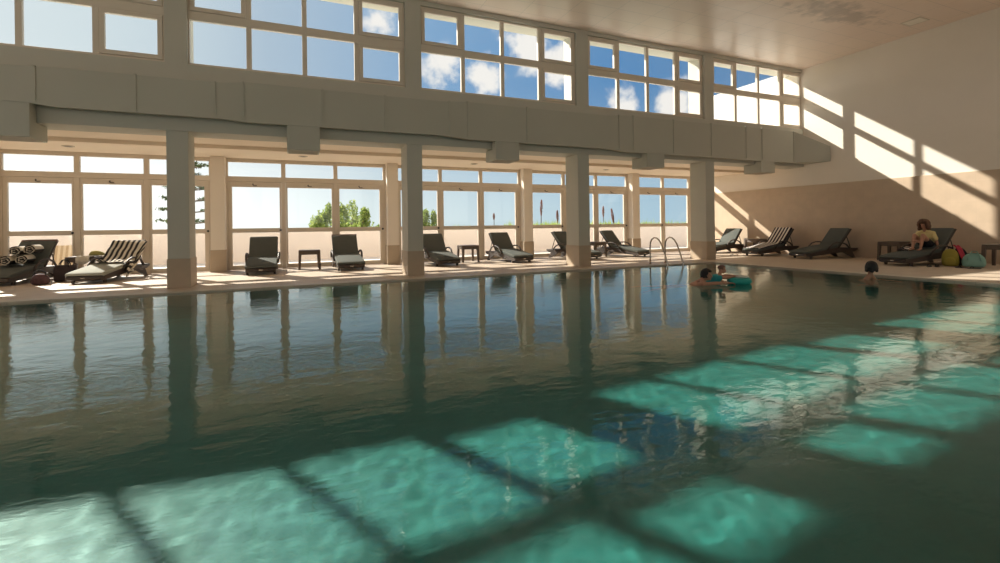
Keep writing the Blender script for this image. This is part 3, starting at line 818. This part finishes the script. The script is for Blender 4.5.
tote((-5.38, 15.6, 0), 8, 'dark patterned tote bag standing left of the pale lounger')
r = empty('beach_bag', (-5.62, 14.95, 0), 0)
soft('body', [(.0, .12, .10, 0, .8), (.03, .17, .13, 0, .8), (.12, .18, .14, .01, .8), (.22, .14, .11, .0, .9), (.27, .06, .06, -.01, 1)], M['pinkdark'], r)
MB().tube([(-.12, 0, .16), (-.10, -.02, .30), (0, -.03, .36), (.10, -.02, .30), (.12, 0, .16)], .013, 6).build('handle', M['black'], r, smooth=True)
tag(r, 'dark pink and black bag slumped beside the far left lounger', 'bag')
# cloths on the left table
mb = MB(); Gd = []
for i in range(14):
    u = i/13; row = []
    for j in range(16):
        v = j/15; x = -5.30+.30*u; y = 16.3-.32*v
        z = .612+.008*math.sin(9*u+5*v)
        if v > .8: z -= (v-.8)*1.1*(1-.6*abs(u-.45)); y = 16.04-.035-.02*math.sin(8*u)
        row.append((x, y, z))
    Gd.append(row)
tag(MB().sheet(Gd, .008).build('hand_towel', M['whitecloth'], smooth=True), 'white cloth hanging over the front of the left wicker table', 'towel')
o = soft('folded_garment', [(0, .17, .10, 0, .9), (.03, .19, .12, .01, .9), (.09, .15, .10, 0, .9), (.13, .09, .06, -.03, 1), (.145, .03, .02, -.03, 1)], M['yellowgreen']); o.location = (-4.98, 16.45, .604)
tag(o, 'yellow green garment bundled on the left wicker table', 'clothing')
# folded deck chair outside the left doors
r = empty('deck_chair', (-6.15, 17.9, -.06), R(10))
def board(x0, x1, s0, s1, lift, mb):
    for a_ in (0,):
        A = R(58); mb.prism([(s0*math.cos(A)-lift*math.sin(A), s0*math.sin(A)+lift*math.cos(A)), (s1*math.cos(A)-lift*math.sin(A), s1*math.sin(A)+lift*math.cos(A)),
                             (s1*math.cos(A)-(lift-.03)*math.sin(A), s1*math.sin(A)+(lift-.03)*math.cos(A)), (s0*math.cos(A)-(lift-.03)*math.sin(A), s0*math.sin(A)+(lift-.03)*math.cos(A))], x0, x1, 'x')
    return mb
board(-.34, -.30, 0.02, 1.1, .02, board(.30, .34, 0.02, 1.1, .02, MB())).build('frame', M['bark'], r)
A = R(58); Gd = [[(-.30+.6*i/8, s*math.cos(A)-.03, s*math.sin(A)+.03) for s in [.3+.75*j/8 for j in range(9)]] for i in range(9)]
MB().sheet(Gd, .01).build('canvas', M['beigestripe'], r)
MB().prism([(.62, .0), (.66, .0), (.40, .62), (.36, .62)], -.34, -.30, 'x').prism([(.62, .0), (.66, .0), (.40, .62), (.36, .62)], .30, .34, 'x').build('rear_leg', M['bark'], r)
tag(r, 'beige striped deck chair outside behind the far left lounger', 'deck chair')
# bags at the right lounger
r = empty('backpack', (16.66, 7.06, 0), R(-70))
soft('body', [(.0, .14, .12, 0, .7), (.03, .18, .15, 0, .7), (.2, .19, .15, 0, .75), (.36, .17, .13, 0, .8), (.45, .11, .09, 0, .9), (.48, .05, .04, 0, 1)], M['olive'], r)
soft('pocket', [(.04, .10, .05, 0, .7), (.06, .12, .06, 0, .7), (.2, .12, .06, 0, .8), (.25, .07, .03, 0, .9)], M['olive'], r).location = (0, -.14, 0)
MB().tube([(-.05, .05, .46), (-.03, .05, .52), (.03, .05, .52), (.05, .05, .46)], .012, 6).build('handle', M['black'], r, smooth=True)
tag(r, 'olive yellow backpack on the deck beside the person in yellow', 'backpack')
o = soft('sports_bag', [(.0, .16, .10, 0, .7), (.03, .19, .13, 0, .7), (.22, .17, .12, -.01, .8), (.40, .13, .10, -.03, .8), (.52, .06, .05, -.05, 1)], M['black']); o.location = (17.02, 6.96, 0); o.rotation_euler = (0, 0, R(-65))
tag(o, 'black bag between the olive backpack and mint bag', 'bag')
Gd = []
for i in range(8):
    u = i/7; Gd.append([(16.88+.06*u-.16*v+.03*math.sin(6*v), 7.10-.09*u-.30*v, .57-.46*v**1.4+.02*math.sin(7*u)) for v in [j/11 for j in range(12)]])
tag(MB().sheet(Gd, .012).build('pink_garment', M['pinkred'], smooth=True), 'pink red garment draped over the black bag', 'clothing')
r = empty('duffel_bag', (16.75, 6.60, 0), R(-68))
soft('body', [(.0, .19, .12, 0, .8), (.03, .23, .16, 0, .75), (.14, .25, .17, 0, .8), (.28, .21, .13, 0, .85), (.36, .12, .07, 0, .9), (.375, .06, .03, 0, 1)], M['mint'], r)
MB().tube([(-.12, -.15, .18), (-.10, -.14, .32), (-.03, -.08, .43), (.05, -.08, .43), (.11, -.14, .32), (.13, -.15, .18)], .012, 6).build('handle', M['mint'], r, smooth=True)
MB().tube([(-.14, 0, .362), (0, 0, .382), (.14, 0, .362)], .008, 6).build('zip', M['black'], r, smooth=True)
tag(r, 'mint green bag on the deck near the right table', 'bag')
def flipflop(loc, rz, m, label, group):
    r = empty('flip_flop', loc, R(rz)); n = 20; pr = []
    for k in range(n):
        t = 2*PI*k/n; pr.append((.05*math.sin(t)*(1+.18*math.cos(t)), .135*math.cos(t)))
    MB().prism(pr, 0, .022, 'z').build('sole', m, r, bevel=.004)
    MB().tube([(-.045, -.0, .02), (-.03, .035, .05), (0, .075, .03), (.03, .035, .05), (.045, 0, .02)], .008, 6).build('strap', M['black'], r, smooth=True)
    tag(r, label, 'flip-flop', group)
flipflop((16.05, 13.68, 0), -80, M['whitecloth'], 'pale flip-flop by the sunlit lounger near the fourth column, first of its pair', 'flip-flops on the deck')
flipflop((16.0, 13.42, 0), -95, M['whitecloth'], 'pale flip-flop by the striped towel lounger near the fourth column, second of its pair', 'flip-flops on the deck')
flipflop((15.95, 7.22, 0), -75, M['dark'], 'dark flip-flop under the lounger of the person in yellow, front one', 'flip-flops on the deck')
flipflop((16.12, 7.12, 0), -70, M['dark'], 'dark flip-flop under the lounger of the person in yellow, rear one', 'flip-flops on the deck')
flipflop((16.18, 6.62, 0), 10, M['dark'], 'dark flip-flop lying in front of the olive backpack', 'flip-flops on the deck')
flipflop((16.2, 6.38, 0), 25, M['dark'], 'dark flip-flop lying in front of the mint bag', 'flip-flops on the deck')
o = MB().ball((0,0,.10), (.13, .11, .10), 16, 10).build('ball', M['whitecloth'], smooth=True); o.location = (16.9, 5.72, 0)
tag(o, 'small pale ball in front of the right end table', 'ball')
# patterned swim bag on the lounger foot
Gd = []
for i in range(16):
    u = i/15; Gd.append([Vector((16.42+.42*u, 8.22-.30*v+.02*math.sin(9*u), .405+.05*u+.05*math.sin(PI*v)*(1+.6*math.sin(11*u+4*v)))) for v in [j/13 for j in range(14)]])
tag(MB().sheet(Gd, .012).build('crumpled_towel', M['stripe'], smooth=True), 'crumpled black and white towel at the feet of the seated person', 'towel')

# ------------------------------------------------------------------ pool ladder
r = empty('pool_ladder', (10.82, 11.6, 0))
for sx in (-.31, .31):
    p = []
    for (y, z) in ((.46, .0), (.46, .5), (.44, .68), (.37, .79), (.27, .84), (.15, .83), (.04, .76), (-.06, .63), (-.15, .45), (-.24, .24), (-.31, .02), (-.34, -.3), (-.34, -1.2)):
        p.append((sx, y, z))
    q = [p[0]]
    for a, b_ in zip(p, p[1:]): q += [tuple(Vector(a).lerp(Vector(b_), .5)), b_]
    MB().tube(q, .024, 10, up=(1,0,0)).build('rail', M['steel'], r, smooth=True)
    MB().loft([[(sx+rr*math.cos(2*PI*k/16), .46+rr*math.sin(2*PI*k/16), z) for k in range(16)] for rr, z in ((.05, .004), (.05, .012), (.03, .02))]).build('floor_flange', M['steel'], r, smooth=True)
for z in (-.3, -.6, -.9):
    MB().box(-.285, .285, -.375, -.305, z-.015, z+.015).build('step', M['steel'], r, bevel=.006)
tag(r, 'bent steel ladder rails at the far pool edge', 'pool ladder')

# ------------------------------------------------------------------ people
def hand(mb, wr, d, palm_n, side, k=1., curl=.5):
    "palm + four unequal bent fingers + thumb; d along the hand, palm_n faces what is held, side = thumb side"
    wr = Vector(wr); d = Vector(d).normalized(); pn = Vector(palm_n); pn = (pn-d*pn.dot(d)).normalized(); sd = d.cross(pn).normalized()
    if sd.dot(Vector(side)) < 0: sd = -sd
    for q in (-.026, -.009, .009, .026):
        mb.capsule(wr+sd*q*.7*k, wr+d*.085*k+sd*q*k, .013*k, .012*k, 8)
    for q, L in ((.032, .068), (.011, .078), (-.011, .072), (-.031, .056)):
        a = wr+d*.085*k+sd*q*k; L *= k
        d1 = (d+pn*curl*.5).normalized(); d2 = (d+pn*curl*1.6).normalized(); d3 = (d+pn*curl*3.).normalized()
        b_ = a+d1*L*.45; c_ = b_+d2*L*.32; e_ = c_+d3*L*.25
        mb.capsule(a, b_, .0095*k, .0088*k, 8).capsule(b_, c_, .0088*k, .0082*k, 8).capsule(c_, e_, .0082*k, .007*k, 8)
    a = wr+d*.025*k+sd*.024*k; b_ = a+(d*.6+sd*.8+pn*.3).normalized()*.045*k; c_ = b_+(d*.9+sd*.3+pn*.5).normalized()*.035*k
    mb.capsule(a, b_, .013*k, .011*k, 8).capsule(b_, c_, .011*k, .008*k, 8)
def foot(mb, ank, d, k=1.):
    a = Vector(ank); d = Vector(d).normalized(); dn = Vector((0,0,-1))
    mb.capsule(a-d*.03*k+dn*.03*k, a+d*.13*k+dn*.045*k, .034*k, .026*k, 10)
    s = d.cross(Vector((0,0,1))).normalized()
    for q, rr in ((-.034, .014), (-.014, .012), (.003, .011), (.019, .010), (.034, .009)):
        mb.capsule(a+d*.11*k+s*q*k*.9+dn*.05*k, a+d*(.185-.5*abs(q+.02))*k+s*q*k*1.1+dn*.056*k, rr*k*1.1, rr*k*.85, 8)
def head(mb, c_, f, up, k=1.):
    c_ = Vector(c_); f = Vector(f).normalized(); up = Vector(up).normalized(); s = f.cross(up).normalized(); up = s.cross(f).normalized()
    W = lambda a, b_, z: c_+(s*a+f*b_+up*z)*k
    mx = Matrix((s, f, up)).transposed()
    mb.ball(W(0, -.008, .025), (.074*k, .094*k, .092*k), 18, 12, mx)      # cranium
    mb.ball(W(0, .022, -.035), (.056*k, .064*k, .078*k), 16, 10, mx)      # face and jaw
    mb.ball(W(0, .065, -.088), (.022*k, .02*k, .018*k), 10, 7, mx)        # chin
    mb.capsule(W(0, .085, .005), W(0, .103, -.030), .010*k, .015*k, 8)    # nose
    for q in (-1, 1):
        mb.ball(W(q*.077, -.005, -.012), (.012*k, .022*k, .033*k), 8, 7, mx)   # ears
        mb.ball(W(q*.03, .075, .018), (.02*k, .012*k, .008*k), 8, 6, mx)       # brow
    return W, mx
def face(parent, W, mx, k=1.):
    inv = parent.matrix_basis.inverted()
    for q in (-1, 1):
        MB().ball(W(q*.029, .080, .002), (.011*k, .008*k, .007*k), 10, 7, mx).build('eye', M['eye'], parent, smooth=True)
    MB().ball(W(0, .087, -.058), (.023*k, .010*k, .008*k), 10, 7, mx).build('mouth', M['lip'], parent, smooth=True)
def body(j, k=1., f=(0,1,0), up=(0,0,1), hands=None, feet=None):
    m = MB(); g = {n: Vector(p) for n, p in j.items()}
    sx = (g['shl']-g['shr'])*.5
    m.capsule(g['pel']-sx*.38, g['pel']+sx*.38, .105*k, .105*k, 14)
    m.capsule(g['pel'], g['waist'], .115*k, .105*k, 14)
    m.capsule(g['waist'], g['chest'], .105*k, .125*k, 14)
    m.capsule(g['chest']-sx*.35, g['chest']+sx*.35, .105*k, .105*k, 14)
    m.capsule(g['shl'].lerp(g['neck'], .1), g['neck'], .055*k, .05*k).capsule(g['shr'].lerp(g['neck'], .1), g['neck'], .055*k, .05*k)
    m.capsule(g['chest'], g['shl'], .10*k, .062*k).capsule(g['chest'], g['shr'], .10*k, .062*k)
    m.capsule(g['neck'], g['head'], .052*k, .048*k)
    for s in 'lr':
        m.chain([(g['sh'+s], .052*k), (g['el'+s], .039*k), (g['wr'+s], .027*k)])
        m.chain([(g['hip'+s], .088*k), (g['kn'+s], .056*k), (g['kn'+s].lerp(g['an'+s], .3), .055*k), (g['an'+s], .035*k)])
        if hands: hand(m, g['wr'+s], *hands[s], k=k)
        if feet: foot(m, g['an'+s], feet[s], k)
    W, mx = head(m, g['head'], f, up, k)
    return m, W, mx, g
def hair_blob(W, k, n, rr, drop, back=1., seed=3):
    rnd = random.Random(seed); m = MB()
    for q in range(n):
        a = rnd.uniform(-PI, PI); z = rnd.uniform(-drop, 1)
        x, y = math.sin(a), -math.cos(a)          # y<0 is the back of the head
        if y > .45 and z < .55: continue            # leave the face open
        s = math.sqrt(max(0, 1-max(z, 0)**2))
        c_ = W(x*.085*k*s*(1.1 if z < 0 else 1), y*.095*s*back-.008, .03+z*.092*k if z > 0 else .03+z*.15)
        m.ball(c_, rr*k*rnd.uniform(.8, 1.25), 7, 5)
    return m

# person in yellow hugging the knees on lounger 13 (faces -X)
SX, SY, SZ = 16.98, 7.76, .465
def Q(fw, lf, z): return (SX-fw, SY-lf, z)
j = dict(pel=Q(-.10, 0, SZ+.10), waist=Q(-.10, 0, SZ+.22), chest=Q(-.04, 0, SZ+.36), neck=Q(.03, 0, SZ+.52), head=Q(.09, .0, SZ+.68),
         shl=Q(-.01, .165, SZ+.43), shr=Q(-.01, -.165, SZ+.43), ell=Q(-.06, .235, SZ+.19), wrl=Q(-.03, .26, SZ-.0),
         elr=Q(.17, -.22, SZ+.26), wrr=Q(.38, -.10, SZ+.21),
         hipl=Q(-.06, .09, SZ+.10), hipr=Q(-.06, -.09, SZ+.10), knl=Q(.31, .085, SZ+.38), knr=Q(.30, -.13, SZ+.38), anl=Q(.38, .05, SZ+.015), anr=Q(.40, -.13, SZ+.015))
j['wrl'] = Q(-.03, .285, SZ+.045)
m, W, mx, g = body(j, .93, (-1, .12, -.16), (-.16, 0, 1),
    hands=dict(l=(Vector((-.8, -.3, -.12)), Vector((0, 0, -1)), Vector((-1, 1, 0)), 1., .15), r=(Vector((.0, -1, -.15)), Vector((1, 0, 0)), Vector((0, 0, 1)), 1., .7)) and
          dict(l=(Vector((-.9, -.2, -.1)), Vector((0, 0, -1)), Vector((0, 1, 0))), r=(Vector((-.1, -1, -.15)), Vector((1, 0, 0)), Vector((0, 0, 1)))),
    feet=dict(l=(-1, -.05, -.05), r=(-1, .1, -.05)))
p1 = m.build('person', M['skin'], None, smooth=True, remesh=.0065, smit=3)
tag(p1, 'person in a yellow shirt hugging bent knees on a dark lounger', 'person')
face(p1, W, mx, .93)
hair_blob(W, 1.3, 260, .036, 1.1, 1.2).build('hair', M['hair'], p1, smooth=True, remesh=.010)
m = MB(); sxv = (g['shl']-g['shr'])*.5
m.capsule(g['pel']+Vector((0,0,.05))-sxv*.35, g['pel']+Vector((0,0,.05))+sxv*.35, .118, .118, 14).capsule(g['waist']-sxv*.2, g['waist']+sxv*.2, .122, .122, 14)
m.capsule(g['waist'], g['chest'], .12, .135, 14).capsule(g['chest']-sxv*.35, g['chest']+sxv*.35, .115, .115, 14)
for s in 'lr':
    m.capsule(g['chest'], g['sh'+s], .108, .074); m.capsule(g['sh'+s], g['sh'+s].lerp(g['el'+s], .62), .068, .070)
    m.capsule(g['sh'+s].lerp(g['neck'], .1), g['neck'].lerp(g['sh'+s], .3), .062, .056)
m.build('shirt', M['yellow'], p1, smooth=True, remesh=.010, smit=4)
m = MB(); m.capsule(g['pel']-sxv*.38, g['pel']+sxv*.38, .116, .116, 14)
for s in 'lr': m.capsule(g['hip'+s], g['hip'+s].lerp(g['kn'+s], .42), .098, .084)
m.build('shorts', M['black'], p1, smooth=True, remesh=.010, smit=3)

# two bathers with a float
OX, OY = 8.02, 7.52
rv = Vector((.9165, -.40, 0)); fv = Vector((.40, .9165, 0)); uv_ = Vector((0,0,1))
def S(a, b_, z): return tuple(Vector((OX, OY, 0))+rv*a+fv*b_+uv_*z)
j = dict(head=S(.05, .02, .165), neck=S(-.05, .03, .06), chest=S(-.20, .04, -.10), waist=S(-.42, .06, -.22), pel=S(-.60, .07, -.30),
         shl=S(-.10, .20, -.03), shr=S(-.10, -.14, -.02), ell=S(.16, .26, -.02), wrl=S(.40, .18, .02), elr=S(.14, -.22, .012), wrr=S(.40, -.20, .015),
         hipl=S(-.62, .16, -.32), hipr=S(-.62, -.02, -.32), knl=S(-.98, .20, -.42), knr=S(-.96, -.04, -.55), anl=S(-1.35, .22, -.40), anr=S(-1.22, -.06, -.80))
m, W, mx, g = body(j, 1., tuple(rv*.75-fv*.66), (0, 0, 1),
    hands=dict(l=(rv, -uv_, -fv), r=(rv, -uv_, fv)), feet=dict(l=tuple(-rv*.9-uv_*.3), r=tuple(-rv*.7-uv_*.6)))
p2 = m.build('person', M['skin'], None, smooth=True, remesh=.0075, smit=3)
tag(p2, 'dark-haired swimmer stretching one arm along the water toward a teal float', 'person')
face(p2, W, mx)
hair_blob(W, 1., 300, .024, .55, 1.05, 5).build('hair', M['darkhair'], p2, smooth=True, remesh=.012)
j = dict(head=S(.44, .16, .27), neck=S(.375, .16, .155), chest=S(.30, .16, .06), waist=S(.18, .17, -.05), pel=S(.07, .18, -.14),
         shl=S(.34, .28, .10), shr=S(.34, .04, .10), ell=S(.50, .30, .11), wrl=S(.64, .22, .135), elr=S(.51, .0, .11), wrr=S(.66, .03, .135),
         hipl=S(-.0, .25, -.16), hipr=S(0, .11, -.16), knl=S(-.22, .28, -.28), knr=S(-.20, .10, -.34), anl=S(-.46, .30, -.30), anr=S(-.42, .10, -.42))
m, W, mx, g = body(j, .78, tuple(rv*.8-fv*.55-uv_*.1), (0, 0, 1), hands=dict(l=(rv, -uv_, -fv), r=(rv, -uv_, fv)), feet=dict(l=tuple(-rv), r=tuple(-rv)))
p3 = m.build('person', M['skin'], None, smooth=True, remesh=.0065, smit=3)
tag(p3, 'child in teal swimwear leaning over a teal float in the pool', 'person')
face(p3, W, mx, .78)
hair_blob(W, .8, 240, .018, .2, 1.0, 8).build('hair', mat('light_brown_hair', (.20, .10, .07), .7, .3, 60), p3, smooth=True, remesh=.010)
m = MB(); sxv = (g['shl']-g['shr'])*.5
m.capsule(g['pel'], g['waist'], .10, .096).capsule(g['waist'], g['chest'], .096, .112).capsule(g['chest']-sxv*.3, g['chest']+sxv*.3, .098, .098)
for s in 'lr': m.capsule(g['chest'], g['sh'+s], .09, .058)
m.build('swim_vest', M['tealcloth'], p3, smooth=True, remesh=.009, smit=3)
fl = empty('swim_float', S(.74, .02, 0), -R(23.55))
rings = []
for k in range(29):
    t = 2*PI*k/28; c_ = Vector((.17*math.cos(t), .15*math.sin(t), .03))
    e = Vector((math.cos(t), math.sin(t), 0)).normalized()
    rings.append([c_+e*(.075*math.cos(2*PI*q/12))+Vector((0,0,.075*math.sin(2*PI*q/12))) for q in range(12)])
MB().loft(rings, cap=False).build('ring', M['teal'], fl, smooth=True)
MB().loft([[(.05+rr*.13*math.cos(2*PI*k/24), rr*.12*math.sin(2*PI*k/24), z+.045) for k in range(24)] for rr, z in ((.2, .085), (1, .09), (1.12, .07), (1, .05), (.2, .05))]).build('seat_pad', M['palefoam'], fl, smooth=True)
tag(fl, 'teal swim float with a pale middle under the child', 'swim float')
# lone swimmer near the right edge
OX, OY = 11.82, 6.40
j = dict(head=S(0, 0, .235), neck=S(0, .03, .07), chest=S(0, .06, -.20), waist=S(0, .06, -.36), pel=S(.0, .08, -.52),
         shl=S(-.17, .06, -.15), shr=S(.17, .06, -.15), ell=S(-.33, -.10, -.20), wrl=S(-.30, -.32, -.14), elr=S(.33, -.08, -.20), wrr=S(.30, -.30, -.14),
         hipl=S(-.09, .08, -.54), hipr=S(.09, .08, -.54), knl=S(-.11, -.12, -.92), knr=S(.11, .02, -.95), anl=S(-.11, .20, -1.24), anr=S(.11, .30, -1.27))
m, W, mx, g = body(j, 1., tuple(fv*.95+rv*.3), (0, 0, 1), hands=dict(l=(-fv, -uv_, rv), r=(-fv, -uv_, -rv)), feet=dict(l=(0.1,.3,-.9), r=(.1,.3,-.9)))
p4 = m.build('person', M['skin'], None, smooth=True, remesh=.0075, smit=3)
tag(p4, 'lone swimmer with only a dark-haired head above water near the right edge', 'person')
face(p4, W, mx)
hair_blob(W, 1.02, 330, .026, .75, 1.1, 11).build('hair', M['darkhair'], p4, smooth=True, remesh=.012)

# ------------------------------------------------------------------ light, sky, camera
SUNV = Vector((-.61, 1, .756)).normalized()
sl = bpy.data.lights.new('sun', 'SUN'); sl.energy = SUN_E = 6.0; sl.angle = R(.85); sl.color = (1, .915, .80)
so = bpy.data.objects.new('sun', sl); C.objects.link(so); so.rotation_euler = SUNV.to_track_quat('Z', 'Y').to_euler(); so.location = (-20, 40, 25)
sl.cycles.is_caustics_light = True
water.cycles.is_caustics_caster = True
for o in C.objects:
    if o.name.startswith('pool_basin'): o.cycles.is_caustics_receiver = True

wd = bpy.data.worlds.new('sky'); bpy.context.scene.world = wd; wd.use_nodes = True; t = wd.node_tree
bg = t.nodes['Background']; tc = N(t, 'ShaderNodeTexCoord'); sp = N(t, 'ShaderNodeSeparateXYZ'); t.links.new(tc.outputs['Generated'], sp.inputs[0])
def ramp(pts):
    r = N(t, 'ShaderNodeValToRGB'); e = r.color_ramp.elements
    e[0].position, e[0].color = pts[0][0], (*pts[0][1], 1); e[1].position, e[1].color = pts[-1][0], (*pts[-1][1], 1)
    for p_, c_ in pts[1:-1]:
        q = e.new(p_); q.color = (*c_, 1)
    return r
# azimuth towards the sun: cosine of the horizontal angle
hz = N(t, 'ShaderNodeVectorMath', operation='MULTIPLY'); hz.inputs[1].default_value = (1, 1, 0); t.links.new(tc.outputs['Generated'], hz.inputs[0])
hn = N(t, 'ShaderNodeVectorMath', operation='NORMALIZE'); t.links.new(hz.outputs[0], hn.inputs[0])
dt = N(t, 'ShaderNodeVectorMath', operation='DOT_PRODUCT'); dt.inputs[1].default_value = Vector((SUNV.x, SUNV.y, 0)).normalized(); t.links.new(hn.outputs[0], dt.inputs[0])
low = ramp([(0, (.90, .80, .70)), (.36, (.85, .77, .69)), (.5, (.40, .50, .58)), (.645, (.37, .51, .61)), (.87, (.60, .68, .70)), (.93, (.86, .90, .89)), (.9925, (1.12, 1.10, 1.05))])
high = ramp([(0, (.85, .77, .68)), (.36, (.70, .66, .62)), (.5, (.10, .21, .38)), (.68, (.095, .23, .44)), (.8375, (.19, .33, .52)), (.9375, (.37, .46, .56)), (.983, (.56, .63, .67)), (1, (.62, .68, .71))])
hf = N(t, 'ShaderNodeMath', operation='MULTIPLY_ADD'); hf.inputs[1].default_value = .5; hf.inputs[2].default_value = .5; t.links.new(dt.outputs['Value'], hf.inputs[0])
for r_p in (low, high): t.links.new(hf.outputs[0], r_p.inputs[0])
mr = N(t, 'ShaderNodeMapRange', interpolation_type='SMOOTHSTEP'); mr.inputs['From Min'].default_value = .0; mr.inputs['From Max'].default_value = .30
t.links.new(sp.outputs[2], mr.inputs['Value'])
gl = N(t, 'ShaderNodeMix', data_type='RGBA'); t.links.new(mr.outputs['Result'], gl.inputs['Factor'])
t.links.new(low.outputs[0], gl.inputs['A']); t.links.new(high.outputs[0], gl.inputs['B'])
# puffy clouds: soft lobes in fixed compass directions, broken up by noise
cn = N(t, 'ShaderNodeTexNoise'); cn.inputs['Scale'].default_value = 14; cn.inputs['Detail'].default_value = 8; cn.inputs['Roughness'].default_value = .58
t.links.new(tc.outputs['Generated'], cn.inputs['Vector'])
acc = None
for d_, w_ in (((.150, .905, .392), 38), ((.275, .905, .322), 34), ((.352, .887, .306), 36), ((.425, .839, .345), 30), ((.485, .815, .325), 34), ((.60, .76, .225), 34), ((.675, .70, .232), 34)):
    ds = N(t, 'ShaderNodeVectorMath', operation='DISTANCE'); ds.inputs[1].default_value = Vector(d_).normalized(); t.links.new(tc.outputs['Generated'], ds.inputs[0])
    ml = N(t, 'ShaderNodeMath', operation='MULTIPLY_ADD'); ml.inputs[1].default_value = -w_*.45; ml.inputs[2].default_value = 1; t.links.new(ds.outputs['Value'], ml.inputs[0])
    if acc is None: acc = ml
    else:
        mxn = N(t, 'ShaderNodeMath', operation='SMOOTH_MAX'); mxn.inputs[2].default_value = .2; t.links.new(acc.outputs[0], mxn.inputs[0]); t.links.new(ml.outputs[0], mxn.inputs[1]); acc = mxn
sm = N(t, 'ShaderNodeMath', operation='MULTIPLY_ADD'); sm.inputs[1].default_value = 2.4; t.links.new(cn.outputs['Fac'], sm.inputs[0]); t.links.new(acc.outputs[0], sm.inputs[2])
cm = N(t, 'ShaderNodeMapRange', interpolation_type='SMOOTHSTEP'); cm.inputs['From Min'].default_value = 1.45; cm.inputs['From Max'].default_value = 1.95; t.links.new(sm.outputs[0], cm.inputs['Value'])
cl = N(t, 'ShaderNodeMix', data_type='RGBA'); cl.inputs['B'].default_value = (.80, .76, .73, 1)
t.links.new(cm.outputs[0], cl.inputs['Factor']); t.links.new(gl.outputs['Result'], cl.inputs['A'])
t.links.new(cl.outputs['Result'], bg.inputs['Color']); bg.inputs['Strength'].default_value = .72
wd.cycles.sampling_method = 'AUTOMATIC'

cam = bpy.data.cameras.new('camera'); co = bpy.data.objects.new('camera', cam); C.objects.link(co)
cam.sensor_fit = 'HORIZONTAL'; cam.sensor_width = 36; cam.lens = 474.3/1000*36; cam.clip_start = .05; cam.clip_end = 2000
yaw, roll = R(23.55), R(-.76)
fw = Vector((math.sin(yaw), math.cos(yaw), 0)); rt = Vector((math.cos(yaw), -math.sin(yaw), 0)); up = Vector((0,0,1))
r_ = rt*math.cos(roll)+up*math.sin(roll); u_ = -rt*math.sin(roll)+up*math.cos(roll)
mw = Matrix((r_, u_, -fw)).transposed().to_4x4(); mw.translation = (0, 0, 1.25); co.matrix_world = mw
cam.shift_y = -(281.5-226.9)/1000
bpy.context.scene.camera = co

sc = bpy.context.scene
vs = sc.view_settings; vs.view_transform = 'Standard'; vs.look = 'None'; vs.gamma = 1; vs.use_curve_mapping = False; vs.exposure = EXPO = 0.8
cy = sc.cycles
cy.max_bounces = 14; cy.diffuse_bounces = 6; cy.glossy_bounces = 6; cy.transmission_bounces = 10; cy.transparent_max_bounces = 16
cy.use_denoising = True; cy.sample_clamp_indirect = 4; cy.caustics_reflective = False; cy.caustics_refractive = True
